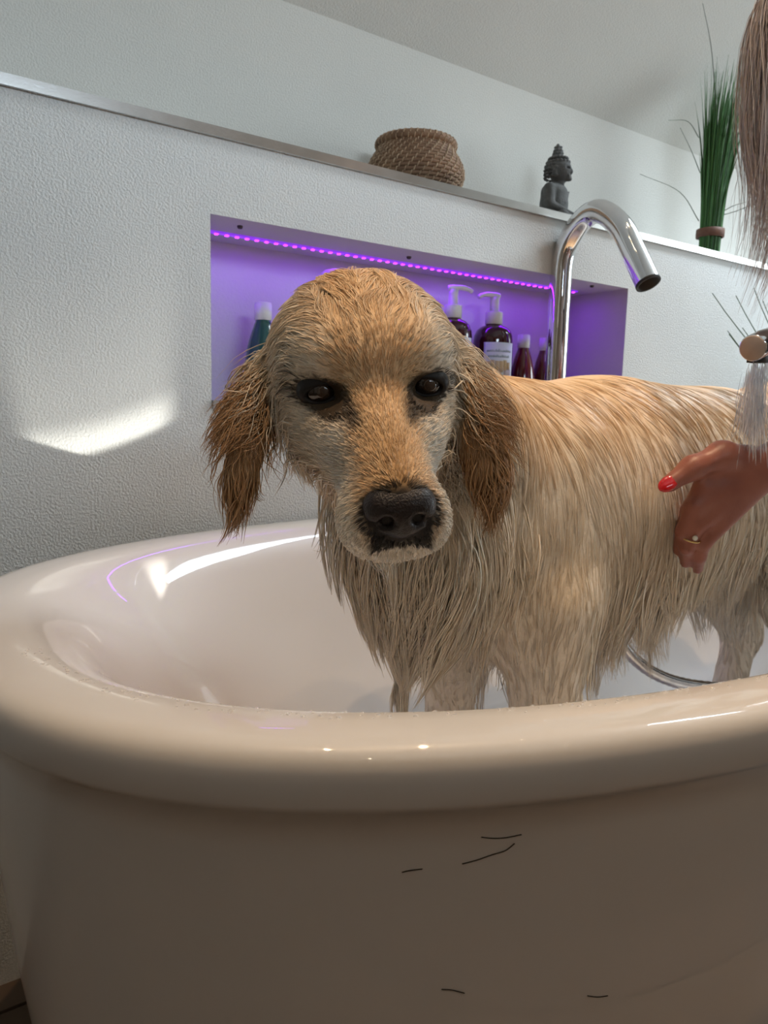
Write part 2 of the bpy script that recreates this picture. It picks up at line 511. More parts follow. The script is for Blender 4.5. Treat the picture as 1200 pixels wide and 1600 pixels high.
# ------------------------------------------------------------------ implicit surfaces (smooth unions meshed with surface nets)
class SDF:
    def __init__(s, lo, hi, h):
        s.lo = np.array(lo, float); s.h = h
        s.n = np.ceil((np.array(hi, float) - s.lo) / h).astype(int) + 1
        s.g = np.full(tuple(s.n), 0.30, dtype=np.float32)

    def _win(s, lo, hi):
        i0 = np.clip(np.floor((np.array(lo) - s.lo) / s.h).astype(int), 0, s.n)
        i1 = np.clip(np.ceil((np.array(hi) - s.lo) / s.h).astype(int) + 1, 0, s.n)
        if np.any(i1 <= i0):
            return None
        ax = [(s.lo[k] + s.h * np.arange(i0[k], i1[k])).astype(np.float32) for k in range(3)]
        return tuple(slice(a, b) for a, b in zip(i0, i1)), ax[0][:, None, None], ax[1][None, :, None], ax[2][None, None, :]

    def _mix(s, sl, d, k, sub=False):
        a = s.g[sl]
        if sub:
            hh = np.maximum(k - np.abs(a + d), 0) / k
            s.g[sl] = np.maximum(a, -d) + hh * hh * k * .25
        else:
            hh = np.maximum(k - np.abs(a - d), 0) / k
            s.g[sl] = np.minimum(a, d) - hh * hh * k * .25

    def ell(s, c, r, R=None, k=.02, sub=False, pad=.05):
        """ellipsoid; R rows = its local axes in world"""
        c = np.array(c, float); r = np.array(r, float)
        R = np.eye(3) if R is None else np.array(R, float)
        ext = np.sqrt(((R * r[:, None]) ** 2).sum(0)) + pad
        wn = s._win(c - ext, c + ext)
        if wn is None: return s
        sl, X, Y, Z = wn
        X = X - np.float32(c[0]); Y = Y - np.float32(c[1]); Z = Z - np.float32(c[2])
        k0 = 0; k1 = 0
        for i in range(3):
            q = R[i, 0] * X + R[i, 1] * Y + R[i, 2] * Z
            k0 = k0 + (q / r[i]) ** 2; k1 = k1 + (q / r[i] ** 2) ** 2
        k0 = np.sqrt(k0); k1 = np.sqrt(k1) + 1e-6
        d = np.where(k0 < 1e-3, -r.min(), k0 * (k0 - 1) / k1).astype(np.float32)
        s._mix(sl, d, k, sub)
        return s

    def cap(s, a, b, ra, rb, k=.02, sub=False, pad=.05, flat=None):
        """tapered capsule; flat=(normal, ratio): squeezed along a direction"""
        a = np.array(a, float); b = np.array(b, float)
        m = max(ra, rb) + pad
        wn = s._win(np.minimum(a, b) - m, np.maximum(a, b) + m)
        if wn is None: return s
        sl, X, Y, Z = wn
        ab = b - a; L2 = ab.dot(ab) + 1e-12
        px = X - np.float32(a[0]); py = Y - np.float32(a[1]); pz = Z - np.float32(a[2])
        t = np.clip((px * ab[0] + py * ab[1] + pz * ab[2]) / L2, 0, 1)
        qx = px - t * ab[0]; qy = py - t * ab[1]; qz = pz - t * ab[2]
        rr = ra + (rb - ra) * t
        d2 = qx * qx + qy * qy + qz * qz
        if flat is not None:
            nrm = np.array(flat[0], float); nrm /= np.linalg.norm(nrm)
            qn = qx * nrm[0] + qy * nrm[1] + qz * nrm[2]
            e = np.sqrt(np.maximum(d2 - qn * qn, 0) + (qn * flat[1]) ** 2)
            g = (e - rr)
            d = np.where(g < 0, g / flat[1], g * (1 / flat[1] + (1 - 1 / flat[1]) * (1 - np.abs(qn) * flat[1] / (e + 1e-6)))).astype(np.float32)
        else:
            d = (np.sqrt(d2) - rr).astype(np.float32)
        s._mix(sl, d, k, sub)
        return s

    def chain(s, pts, rad, k=.02, **kw):
        for i in range(len(pts) - 1):
            s.cap(pts[i], pts[i + 1], rad[i], rad[i + 1], k, **kw)
        return s

    def sample(s, p):
        q = (p - s.lo) / s.h
        q = np.clip(q, 0, s.n - 1.001)
        i = q.astype(int); t = q - i
        g = s.g
        x, y, z = i.T
        tx, ty, tz = t.T
        c = 0
        for dx in (0, 1):
            for dy in (0, 1):
                for dz_ in (0, 1):
                    c = c + g[x + dx, y + dy, z + dz_] * (tx if dx else 1 - tx) * (ty if dy else 1 - ty) * (tz if dz_ else 1 - tz)
        return c

    def grad(s, p):
        e = s.h
        G = np.stack([s.sample(p + np.eye(3)[k] * e) - s.sample(p - np.eye(3)[k] * e) for k in range(3)], 1)
        return G / (np.linalg.norm(G, axis=1, keepdims=True) + 1e-9)

    def smooth(s, it=1):
        for _ in range(it):
            for ax in range(3):
                g = s.g
                a = np.roll(g, 1, ax); b = np.roll(g, -1, ax)
                s.g = (.25 * a + .5 * g + .25 * b).astype(np.float32)
        return s

    def mesh(s):
        g = s.g
        neg = g < 0
        n = np.array(g.shape)
        cnt = np.zeros(tuple(n - 1), dtype=np.int8)
        offs = [(a, b, c) for a in (0, 1) for b in (0, 1) for c in (0, 1)]
        for a, b, c in offs:
            cnt += neg[a:n[0] - 1 + a, b:n[1] - 1 + b, c:n[2] - 1 + c]
        act = (cnt > 0) & (cnt < 8)
        ci = np.argwhere(act)
        idx = np.full(act.shape, -1, dtype=np.int32)
        idx[act] = np.arange(len(ci))
        acc = np.zeros((len(ci), 3)); m = np.zeros(len(ci))
        for a in offs:
            for ax in range(3):
                if a[ax]: continue
                b = list(a); b[ax] = 1
                va = g[ci[:, 0] + a[0], ci[:, 1] + a[1], ci[:, 2] + a[2]]
                vb = g[ci[:, 0] + b[0], ci[:, 1] + b[1], ci[:, 2] + b[2]]
                c = (va < 0) != (vb < 0)
                t = np.where(c, va / np.where(c, va - vb, 1), 0)
                P = np.tile(np.array(a, float), (len(ci), 1)); P[:, ax] += t
                acc[c] += P[c]; m[c] += 1
        V = s.lo + s.h * (ci + acc / m[:, None])
        F = []
        for ax in range(3):
            u, w_ = (ax + 1) % 3, (ax + 2) % 3
            A = np.moveaxis(neg, ax, 0)
            ch = A[:-1] != A[1:]
            e = np.argwhere(ch)
            first = A[:-1][ch]
            rest = [k for k in range(3) if k != ax]
            full = np.zeros((len(e), 3), int)
            full[:, ax] = e[:, 0]; full[:, rest[0]] = e[:, 1]; full[:, rest[1]] = e[:, 2]
            ok = (full[:, u] > 0) & (full[:, w_] > 0) & (full[:, u] < n[u] - 1) & (full[:, w_] < n[w_] - 1)
            full = full[ok]; first = first[ok]
            q = []
            for du, dw in ((-1, -1), (0, -1), (0, 0), (-1, 0)):
                c = full.copy(); c[:, u] += du; c[:, w_] += dw
                q.append(idx[c[:, 0], c[:, 1], c[:, 2]])
            q = np.stack(q, 1)
            q[~first] = q[~first][:, ::-1]
            F.append(q)
        return V, np.concatenate(F)


def frame_rows(x, y, z):
    return np.array([x, y, z], float)


def unit(a):
    a = np.array(a, float)
    return a / np.linalg.norm(a)


# ------------------------------------------------------------------ fur strands: tapered three-sided hairs that follow a surface
def sample_surface(V, F, wt, n):
    T = np.concatenate([F[:, [0, 1, 2]], F[:, [0, 2, 3]]])
    a, b, c = V[T[:, 0]], V[T[:, 1]], V[T[:, 2]]
    cr = np.cross(b - a, c - a)
    ar = np.linalg.norm(cr, axis=1) * .5
    w_ = ar * wt((a + b + c) / 3, cr / (2 * ar[:, None] + 1e-12))
    cum = np.cumsum(w_); cum /= cum[-1]
    i = np.searchsorted(cum, RNG.random(n))
    u = RNG.random(n); q = RNG.random(n)
    fl = u + q > 1
    u[fl] = 1 - u[fl]; q[fl] = 1 - q[fl]
    return a[i] + (b[i] - a[i]) * u[:, None] + (c[i] - a[i]) * q[:, None]


def strands_mesh(P, R, wid, sides=3):
    """P: (n, m, 3) points, R: (m,) width profile, wid: (n,) radius -> V, F"""
    n, m, _ = P.shape
    T = np.gradient(P, axis=1)
    T /= np.linalg.norm(T, axis=2, keepdims=True) + 1e-9
    up = RNG.normal(size=(n, 1, 3))
    x = np.cross(T, up); x /= np.linalg.norm(x, axis=2, keepdims=True) + 1e-9
    y = np.cross(T, x)
    rings = []
    for k in range(sides):
        t = 2 * math.pi * k / sides
        rings.append(P + (x * math.cos(t) + y * math.sin(t)) * (R[None, :, None] * wid[:, None, None]))
    V = np.stack(rings, 2)          # n, m, sides, 3
    base = (np.arange(n) * m * sides)[:, None, None]
    j = (np.arange(m - 1) * sides)[None, :, None]
    k = np.arange(sides)[None, None, :]
    k2 = (k + 1) % sides
    F = np.stack([base + j + k, base + j + k2, base + j + sides + k2, base + j + sides + k], -1).reshape(-1, 4)
    return V.reshape(-1, 3), F


def grow(sdf, roots, flow, length, steps, lift, grav, clump=None, clump_amt=0., wave=0., clump_pow=1.3):
    """integrates hairs over the surface of sdf. length, lift, grav: per-root arrays"""
    n = len(roots)
    P = np.zeros((n, steps + 1, 3))
    p = roots.copy(); P[:, 0] = p
    nrm = sdf.grad(p)
    v = flow(p, nrm)
    ph = RNG.random(n) * 6.28
    for s_ in range(steps):
        t = (s_ + 1) / steps
        nrm = sdf.grad(p)
        fl = flow(p, nrm)
        v = v * .55 + fl * .45
        v = v + np.array([0, 0, -1.]) * (grav * t)[:, None]
        if wave:
            sd = np.cross(v, nrm)
            v = v + sd * (wave * np.sin(ph + t * 5.0))[:, None]
        v /= np.linalg.norm(v, axis=1, keepdims=True) + 1e-9
        p = p + v * (length / steps)[:, None]
        d = sdf.sample(p)
        tgt = lift * t ** .7
        push = np.clip(tgt - d, 0, .02)
        p = p + sdf.grad(p) * push[:, None]
        P[:, s_ + 1] = p
    if clump is not None and clump_amt > 0:
        ng = clump
        gi = RNG.choice(n, ng, replace=False)
        kd = KDTree(ng)
        for i, g_ in enumerate(gi):
            kd.insert(roots[g_], i)
        kd.balance()
        near = np.array([gi[kd.find(r)[1]] for r in roots])
        tt = np.linspace(0, 1, steps + 1)[None, :, None] ** clump_pow
        own = P
        tgt = P[near]
        am = clump_amt * (0.75 + .25 * RNG.random(n))[:, None, None]
        P = own * (1 - tt * am) + tgt * tt * am
    return P


# ------------------------------------------------------------------ the dog
# head frame: X to the right of the picture, Y along the muzzle, Z up; centimetres from the point between the eyes
HE = at(586, 604, .525)
_hy, _hp = math.radians(9.4), math.radians(20)
HY = unit(-_fw * math.cos(_hp) * math.cos(_hy) + _rt * math.cos(_hp) * math.sin(_hy) - _up * math.sin(_hp))
HX = unit(_rt - HY * _rt.dot(HY))
HZ = np.cross(HX, HY); HZ = HZ if HZ.dot(_up) > 0 else -HZ
HX, HZ = unit(HX + .035 * HZ), unit(HZ - .035 * HX)
HR = frame_rows(HX, HY, HZ)
DROOP = .14      # the muzzle hangs a little


def hl(x, y, z):
    return HE + .01 * (x * HX + y * HY + (z - DROOP * max(y, 0)) * HZ)


def to_head(p):
    h = (p - HE) @ HR.T * 100
    h[:, 2] += DROOP * np.maximum(h[:, 1], 0)
    return h


dog = empty('golden_retriever', (.85, .62, FLOOR_T))
tag(dog, 'wet cream golden retriever standing in the bathtub facing the camera', 'dog')
D = SDF((.14, .26, FLOOR_T - .01), (1.52, .90, .95), .0042)


def hell(c, r, k=.012, sub=False, rot=None):
    R_ = HR if rot is None else rot @ HR
    D.ell(hl(*c), np.array(r) * .01, R_, k, sub, pad=.045)


def hcap(a, b, ra, rb, k=.012):
    D.cap(hl(*a), hl(*b), ra * .01, rb * .01, k)


# trunk
D.ell((.79, .635, .662), (.26, .130, .158), k=.05)
D.ell((.58, .635, .645), (.135, .125, .150), k=.05)
D.ell((1.02, .635, .685), (.22, .115, .130), k=.05)
D.ell((1.22, .635, .685), (.14, .125, .145), k=.05)
# neck
D.cap((.62, .635, .692), (.44, .575, .725), .102, .090, .05)
D.cap((.44, .575, .745), hl(0, -8.5, 0), .090, .066, .04)
D.cap((.55, .62, .60), (.41, .54, .655), .09, .06, .05)       # breast
D.cap(at(650, 890, .675), at(660, 950, .70), .036, .026, .04)
# shoulders and forelegs
for yy, dx in ((.545, 0), (.72, .01)):
    D.ell((.615 + dx, yy, .625), (.075, .042, .125), k=.04)
    D.cap((.595 + dx, yy - .002, .56), (.605 + dx, yy - .005, .43), .052, .036, .035)
    D.cap((.605 + dx, yy - .005, .43), (.60 + dx, yy - .005, FLOOR_T + .03), .034, .028, .02)
    D.ell((.575 + dx, yy - .005, FLOOR_T + .02), (.048, .032, .022), k=.015)
# hind legs
for yy in (.565, .705):
    D.ell((1.23, yy, .58), (.105, .055, .140), k=.04)
    D.cap((1.20, yy, .50), (1.31, yy, .38), .055, .034, .03)
    D.cap((1.31, yy, .38), (1.27, yy, FLOOR_T + .03), .030, .026, .02)
    D.ell((1.24, yy, FLOOR_T + .02), (.050, .032, .022), k=.015)
# tail
D.chain([(1.34, .635, .75), (1.41, .635, .66), (1.44, .635, .52), (1.43, .635, .42)], [.035, .032, .026, .014], .03)
# head
hell((0, -6.3, 1.6), (6.55, 7.0, 5.5), .03)
for s_ in (-1, 1):
    hell((s_ * 2.7, -2.2, 2.1), (3.1, 3.0, 2.5), .02)
    hell((s_ * 4.2, -4.2, -2.4), (2.5, 4.4, 4.0), .02)
    hell((s_ * 2.6, 0.6, -3.2), (2.2, 3.2, 2.6), .02)
hcap((0, .4, -1.5), (0, 8.3, -4.15), 2.25, 1.75, .012)
hcap((0, .5, -4.4), (0, 7.0, -6.0), 3.7, 2.55, .02)
for s_ in (-1, 1):
    hell((s_ * 1.75, 6.7, -6.6), (2.05, 3.1, 2.45), .010)
hell((0, 6.0, -8.2), (2.3, 2.9, 1.35), .008)
hcap((0, -3.5, -6.6), (0, 4.5, -7.6), 3.2, 2.1, .02)
hell((0, -.9, .9), (2.4, 2.0, 2.6), .02)                     # furrow of the stop
# mouth line: carved on each side below the flews
for s_ in (-1, 1):
    D.chain([hl(0, 9.7, -7.55), hl(s_ * 1.5, 9.4, -8.35), hl(s_ * 3.0, 7.6, -8.8), hl(s_ * 3.9, 4.5, -8.9), hl(s_ * 4.3, 1.8, -8.2)], [.0022, .0026, .0024, .002, .001], .004, sub=True, pad=.02)
# eye sockets
EYES = [(-3.85, -.15, -.1), (3.75, -.15, -.1)]
for c in EYES:
    hell((c[0], c[1] + 1.0, c[2] - .05), (1.40, 1.2, .74), .005, True)
# ears: soft flaps hanging from the sides of the skull
earL = [(436, 572, .595), (412, 606, .595), (396, 655, .585), (384, 700, .575), (374, 742, .57), (368, 768, .568)]
earLw = [.016, .019, .017, .0145, .010, .003]
earR = [(700, 552, .60), (720, 598, .60), (742, 650, .592), (757, 698, .585), (767, 735, .58), (771, 764, .578)]
earRw = [.016, .018, .019, .0185, .0145, .004]
for e, wd, nn in ((earL, earLw, -_fw * .8 - _rt * .5), (earR, earRw, -_fw * .75 + _rt * .6)):
    P = [at(*q) for q in e]
    D.chain(P, wd, .012, flat=(nn, 2.6), pad=.04)
D.smooth(1)
DV, DF = D.mesh()


def smoothstep(a, b, x):
    t = np.clip((x - a) / (b - a), 0, 1)
    return t * t * (3 - 2 * t)


def seg_dist(p, pts):
    best = np.full(len(p), 9.)
    for a, b in zip(pts[:-1], pts[1:]):
        a = np.array(a); b = np.array(b); ab = b - a
        t = np.clip(((p - a) @ ab) / ab.dot(ab), 0, 1)
        best = np.minimum(best, np.linalg.norm(p - a - t[:, None] * ab, axis=1))
    return best


EAR_L = [at(*q) for q in earL]
EAR_R = [at(*q) for q in earR]


def ear_mask(p):
    h = to_head(p)
    m = np.maximum(smoothstep(.026, .019, seg_dist(p, EAR_L[1:])), smoothstep(.027, .020, seg_dist(p, EAR_R[1:])))
    return m * smoothstep(4.5, 5.6, np.abs(h[:, 0]))


def head_mask(p):
    h = to_head(p)
    return smoothstep(-14, -10, h[:, 1]) * smoothstep(-11, -9, h[:, 2])


GOLD = np.array((.74, .505, .285)); CREAM = np.array((.87, .75, .59)); PALE = np.array((.88, .81, .70))
EARC = np.array((.42, .225, .09)); BLACK = np.array((.012, .010, .009)); TAN = np.array((.50, .30, .13))


def mixc(c, d, t):
    return c * (1 - t[:, None]) + d * t[:, None]


def dog_color(p, nrm):
    h = to_head(p)
    x, y, z = h.T
    hm = head_mask(p)
    # body: golden along the top, cream on the sides, pale below
    c = mixc(np.tile(CREAM, (len(p), 1)), GOLD, smoothstep(.70, .80, p[:, 2]))
    c = mixc(c, PALE, smoothstep(.62, .48, p[:, 2]) * .7)
    # head: golden bridge and forehead, pale cheeks and lips
    ch = np.tile(GOLD * 1.06, (len(p), 1))
    ch = mixc(ch, CREAM * .95, smoothstep(2.2, 5.0, np.abs(x)))
    ch = mixc(ch, PALE, smoothstep(1.6, 3.2, np.abs(x)) * smoothstep(1, 4, y))
    ch = mixc(ch, PALE, smoothstep(-5.6, -7.4, z) * smoothstep(0, 3, y))
    ch = mixc(ch, TAN, smoothstep(1.7, .3, np.abs(x)) * smoothstep(3.5, 7.5, y) * smoothstep(-5.2, -4, z) * .8)
    # dark rims of the eyes, with a tear line running in towards the nose
    for e in EYES:
        sx = np.sign(e[0])
        dx = (x - e[0]) / 1.85; dz_ = (z - e[2] + .05) / 1.12
        r = np.sqrt(dx * dx + dz_ * dz_)
        ch = mixc(ch, BLACK, smoothstep(1.18, .95, r))
        tx = x - (e[0] - sx * 1.75); tz = z - (e[2] - .75)
        ch = mixc(ch, BLACK * 3, smoothstep(1.25, .3, np.sqrt((tx / .8) ** 2 + (tz / .75) ** 2)) * .9)
        ch = mixc(ch, TAN * .6, smoothstep(1.6, 1.0, r) * .18)
    # black skin around the nose and along the lips
    nd = np.sqrt((x / 2.5) ** 2 + ((y - 9.6) / 2.3) ** 2 + ((z + 4.9) / 2.0) ** 2)
    ch = mixc(ch, BLACK * 2, smoothstep(1.12, .85, nd))
    lipz = -7.0 - .14 * x * x
    ch = mixc(ch, BLACK * 2, smoothstep(2.3, 1.7, np.abs(x)) * smoothstep(-.25, .15, z - lipz) * smoothstep(7.6, 8.4, y) * smoothstep(-4.3, -5.3, z))
    c = mixc(c, ch, hm)
    c = mixc(c, EARC, ear_mask(p) * .92)
    return np.clip(c, .004, .95)


M_FUR = mat('wet_dog_fur', (.6, .45, .28), .42, spec=.5, attr=True, coat=.15, coat_rough=.25)
M_SKIN = mat('dog_undercoat', (.55, .42, .26), .6, spec=.3, attr=True, bump=(220, .4, .003))
M_NOSE = mat('wet_black_nose', (.008, .006, .006), .36, spec=.45, coat=.15, coat_rough=.2, bump=(700, .5, .002), noise=(60, (.022, .010, .007), 0, .6))
M_EYE = mat('dark_brown_eye', (.008, .005, .004), .08, spec=.6, coat=1., noise=(80, (.02, .010, .006), 0, 1))
M_IRIS = mat('brown_iris', (.030, .016, .009), .12, spec=.6, coat=1., noise=(200, (.05, .025, .012), 0, 1))
body = mesh('body', DV, DF, M_SKIN, dog, col=dog_color(DV, None))

M_LID = mat('dark_eyelid_skin', (.012, .010, .009), .5, spec=.3, bump=(500, .3, .001), noise=(80, (.02, .015, .012), 0, 1))
for e in EYES:
    sx = np.sign(e[0])
    c0 = hl(e[0], e[1] - .35, e[2])
    ey = SDF(c0 - .022, c0 + .022, .0011)
    ey.ell(c0, np.array((1.25, 1.05, 1.05)) * .01, HR)
    v_, f_ = ey.mesh()
    eo = mesh('eye', v_, f_, M_EYE, dog)
    ir = MB().lathe([(0, .0006), (.0036, .0004), (.0050, -.0004), (.0054, -.0014)], hl(e[0] + .1, e[1] + .66, e[2] + .08), 20, unit(HY + .08 * HZ))
    ir.build('iris', M_IRIS, eo)
    # eyelids: a dark rim around an almond opening that droops to the outside
    c1 = hl(e[0], e[1] - .45, e[2])
    ld = SDF(c1 - .026, c1 + .026, .0009)
    ld.ell(c1, np.array((1.75, 1.32, 1.28)) * .01, HR)
    tilt = math.radians(9) * sx
    RX = math.cos(tilt) * HX - math.sin(tilt) * HZ
    RZ = math.cos(tilt) * HZ + math.sin(tilt) * HX
    ld.ell(hl(e[0] + .02 * sx, e[1] + 1.0, e[2] + .02), np.array((1.12, 2.2, .52)) * .01, frame_rows(RX, HY, RZ), .004, True)
    v_, f_ = ld.mesh()
    mesh('eyelids', v_, f_, M_LID, dog)

# nose pad with nostrils
N = SDF(hl(0, 9.6, -4.7) - .042, hl(0, 9.6, -4.7) + .042, .0011)
N.ell(hl(0, 9.0, -4.35), np.array((2.15, 1.35, 1.25)) * .01, HR, .008)
for s_ in (-1, 1):
    N.ell(hl(s_ * 1.2, 9.15, -4.85), np.array((1.0, 1.2, 1.2)) * .01, HR, .008)
N.ell(hl(0, 9.5, -5.3), np.array((1.1, .95, 1.15)) * .01, HR, .010)
for s_ in (-1, 1):
    N.ell(hl(s_ * .98, 10.45, -4.95), np.array((.42, .75, .36)) * .01, HR, .004, True)
    N.chain([hl(s_ * 1.2, 10.4, -5.1), hl(s_ * 1.8, 9.95, -5.35), hl(s_ * 2.3, 9.4, -5.4)], [.0016, .0011, .0007], .004, sub=True, pad=.015)
N.chain([hl(0, 10.75, -4.9), hl(0, 10.55, -5.5), hl(0, 10.2, -6.5)], [.0004, .0009, .0010], .003, sub=True, pad=.015)
v_, f_ = N.mesh()
mesh('nose', v_, f_, M_NOSE, dog)


# ------------------------------------------------------------------ fur of the dog
NOSE_P = hl(0, 9.0, -4.0)
DOWN = np.array([0, 0, -1.])


def dog_flow(p, nrm):
    h = to_head(p)
    hm = smoothstep(-13, -9, h[:, 1]) * smoothstep(-12, -9, h[:, 2])
    # head: away from the nose, falling on the sides
    a = p - NOSE_P
    a /= np.linalg.norm(a, axis=1, keepdims=True) + 1e-9
    side = np.sign(h[:, 0])[:, None] * HX
    a = a + side * (smoothstep(0, 5, np.abs(h[:, 0])) * .55)[:, None]
    a = a + DOWN * (smoothstep(3.2, 6.5, np.abs(h[:, 0])) * smoothstep(2, -4, h[:, 1]) * 1.1 + smoothstep(-5, -8, h[:, 2]) * 1.0)[:, None]
    # wet partings on the forehead
    wv = np.sin(h[:, 0] * 1.7 + np.sin(h[:, 2] * 1.1) * 1.3) * .55 * smoothstep(1.5, -1.5, h[:, 1])
    a = a + HX * wv[:, None]
    em = ear_mask(p)
    a = a * (1 - em)[:, None] + DOWN * em[:, None] * 1.6
    # body: backwards along the spine, falling down the sides
    top = smoothstep(.3, .95, nrm[:, 2])
    b = np.zeros_like(p)
    b[:, 0] = .30 + .35 * top
    b[:, 1] = np.where(p[:, 1] < .635, -1, 1) * .75 * top
    b[:, 2] = -1.0 + .25 * top
    b[:, 0] += .22 * np.sin(p[:, 0] * 37 + p[:, 2] * 14) + .12 * np.sin(p[:, 0] * 90 + 3 * np.sin(p[:, 2] * 30))
    front = smoothstep(.56, .46, p[:, 0])
    b[:, 0] -= .25 * front
    b[:, 0] -= .25 * smoothstep(.68, .60, p[:, 0]) * smoothstep(.70, .60, p[:, 2])
    v = a * hm[:, None] + b * (1 - hm)[:, None]
    v = v - nrm * np.sum(v * nrm, axis=1, keepdims=True) * .9
    return v / (np.linalg.norm(v, axis=1, keepdims=True) + 1e-9)


def view_weight(p, nrm):
    d = p - EYE
    d = d / np.linalg.norm(d, axis=1, keepdims=True)
    fac = -np.sum(d * nrm, axis=1)
    return np.where(fac > -.25, 1.0, .12)


def keep_clear(P):
    """drops hairs that start inside another solid"""
    return np.ones(len(P), bool)


def fur_batch(name, wt, n, length, width, lift, grav, steps, ngroups, amt, wave=0., jit=.06, tint=(.86, 1.12), prof=(1, .95, .8, .5, .12), ok=None, cpow=1.3):
    roots = sample_surface(DV, DF, wt, n)
    L_ = length(roots) * (0.65 + .55 * RNG.random(n))
    P = grow(D, roots, dog_flow, L_, steps, lift * (0.5 + RNG.random(n)), np.full(n, grav) if np.isscalar(grav) else grav(roots), ngroups, amt, wave, cpow)
    nr = D.grad(roots)
    P = P - (nr * .0012)[:, None, :]
    if ok is not None:
        k = ok(P); P = P[k]; roots = roots[k]; nr = nr[k]; n = len(roots)
    W = width * (.6 + .7 * RNG.random(n))
    R = np.interp(np.linspace(0, 1, steps + 1), np.linspace(0, 1, len(prof)), prof)
    V, F = strands_mesh(P, R, W)
    c = dog_color(roots, nr) * (tint[0] + (tint[1] - tint[0]) * RNG.random(n))[:, None]
    c = c * (1 + .10 * RNG.normal(size=(n, 1)) * np.array([[.3, .6, 1.0]]))
    c = np.repeat(np.clip(c, .003, .95), (steps + 1) * 3, axis=0)
    o = mesh(name, V, F, M_FUR, dog, col=c)
    tag(o, kind='stuff')
    return o


def zone_face(p):
    h = to_head(p)
    return smoothstep(-12, -9, h[:, 1]) * smoothstep(-10.5, -9, h[:, 2]) * (1 - ear_mask(p))


def clear_eyes(p):
    h = to_head(p)
    m = np.ones(len(p))
    for e in EYES:
        r = np.sqrt(((h[:, 0] - e[0]) / 1.5) ** 2 + ((h[:, 2] - e[2]) / .98) ** 2)
        m *= np.where((r < 1.0) & (h[:, 1] > -2.5), 0, 1)
    nd = np.sqrt((h[:, 0] / 2.05) ** 2 + ((h[:, 1] - 9.6) / 1.9) ** 2 + ((h[:, 2] + 4.75) / 1.6) ** 2)
    return m * (nd > 1)


def face_len(p):
    h = to_head(p)
    l = .007 + .017 * smoothstep(2.0, -3.5, h[:, 1]) + .008 * smoothstep(3.5, 6, np.abs(h[:, 0]))
    l = l * (1 - .55 * smoothstep(2.6, 1.2, np.minimum(*[np.sqrt(((h[:, 0] - e[0]) / 1.2) ** 2 + (h[:, 2] - e[2]) ** 2) for e in EYES])))
    l = l + .02 * smoothstep(-6.5, -8.5, h[:, 2]) * smoothstep(6, 2, h[:, 1])
    l = l * (1 - .6 * smoothstep(6.8, 8.0, h[:, 1]) * smoothstep(-5.2, -6.0, h[:, 2]))
    return l


fur_batch('face_fur', lambda p, q: zone_face(p) * view_weight(p, q) * clear_eyes(p) * (1 + 1.6 * smoothstep(-1, 4, to_head(p)[:, 1])), 34000, face_len, .00042, .0022, .02, 4, 5200, .55, .10)
fur_batch('crown_locks', lambda p, q: zone_face(p) * view_weight(p, q) * clear_eyes(p) * smoothstep(.5, -2.5, to_head(p)[:, 1]) * smoothstep(-1.5, 1.5, to_head(p)[:, 2]), 6500, lambda p: np.full(len(p), .030), .00048, .0045, .05, 6, 330, .90, .30, tint=(.95, 1.12), cpow=.9)
fur_batch('ear_fur', lambda p, q: ear_mask(p), 9000, lambda p: np.full(len(p), .022), .0006, .0022, .4, 5, 900, .5, .08)
ear_roots = lambda p: np.exp(-(np.minimum(np.linalg.norm(p - EAR_L[1], axis=1), np.linalg.norm(p - EAR_R[1], axis=1)) / .022) ** 2)
fur_batch('ear_feathering', lambda p, q: ear_roots(p) * view_weight(p, q), 1500, lambda p: np.full(len(p), .06), .00055, .014, .25, 6, 260, .7, .55)


def zone_body(p):
    return (1 - zone_face(p)) * (1 - ear_mask(p))


def body_len(p):
    l = .058 + .014 * smoothstep(.76, .66, p[:, 2])
    l = l * (1 - .55 * smoothstep(.72, .58, p[:, 0]) * smoothstep(.78, .58, p[:, 2]))
    l = l * (1 - .5 * smoothstep(.52, .44, p[:, 2]))
    return l


fur_batch('coat', lambda p, q: zone_body(p) * view_weight(p, q), 56000, body_len, .00062, .0016, .2, 6, 8000, .72, .05, tint=(.92, 1.08), prof=(.9, 1, .85, .6, .08))


def zone_fringe(p, nrm):
    # under the chest and belly, back of the forelegs, breeches, throat
    under = smoothstep(-.05, -.6, nrm[:, 2]) * smoothstep(.44, .48, p[:, 2])
    leg = smoothstep(.2, .8, nrm[:, 0]) * smoothstep(.62, .56, p[:, 2]) * smoothstep(.36, .42, p[:, 2])
    return (under * smoothstep(.60, .68, p[:, 0]) + .3 * leg) * zone_body(p)


fur_batch('belly_fringe', zone_fringe, 4600, lambda p: .07 + .07 * RNG.random(len(p)), .0010, .010, .9, 6, 420, .88, .25)


fur_batch('belly_strings', lambda p, q: zone_fringe(p, q) * smoothstep(1.15, 1.0, p[:, 0]), 1500, lambda p: .10 + .08 * RNG.random(len(p)), .0009, .012, .8, 8, 110, .97, .25, cpow=.75)


def zone_bib(p, nrm):
    h = to_head(p)
    c = at(635, 905, .685)
    return np.exp(-(np.linalg.norm(p - c, axis=1) / .062) ** 2) * smoothstep(7, 3, h[:, 1]) * zone_body(p)


fur_batch('bib', zone_bib, 3600, lambda p: .065 + .075 * RNG.random(len(p)), .0008, .022, .45, 7, 210, .97, .22, cpow=.75)


def zone_jaw(p, nrm):
    h = to_head(p)
    return smoothstep(-4.5, -7.5, h[:, 2]) * smoothstep(-11, -8, h[:, 2]) * smoothstep(4.5, 2.0, h[:, 1]) * smoothstep(-10, -7, h[:, 1]) + .5 * np.exp(-((np.abs(h[:, 0]) - 5.8) / 1.3) ** 2 - ((h[:, 2] + 3.5) / 3) ** 2 - ((h[:, 1] + 5) / 3) ** 2)


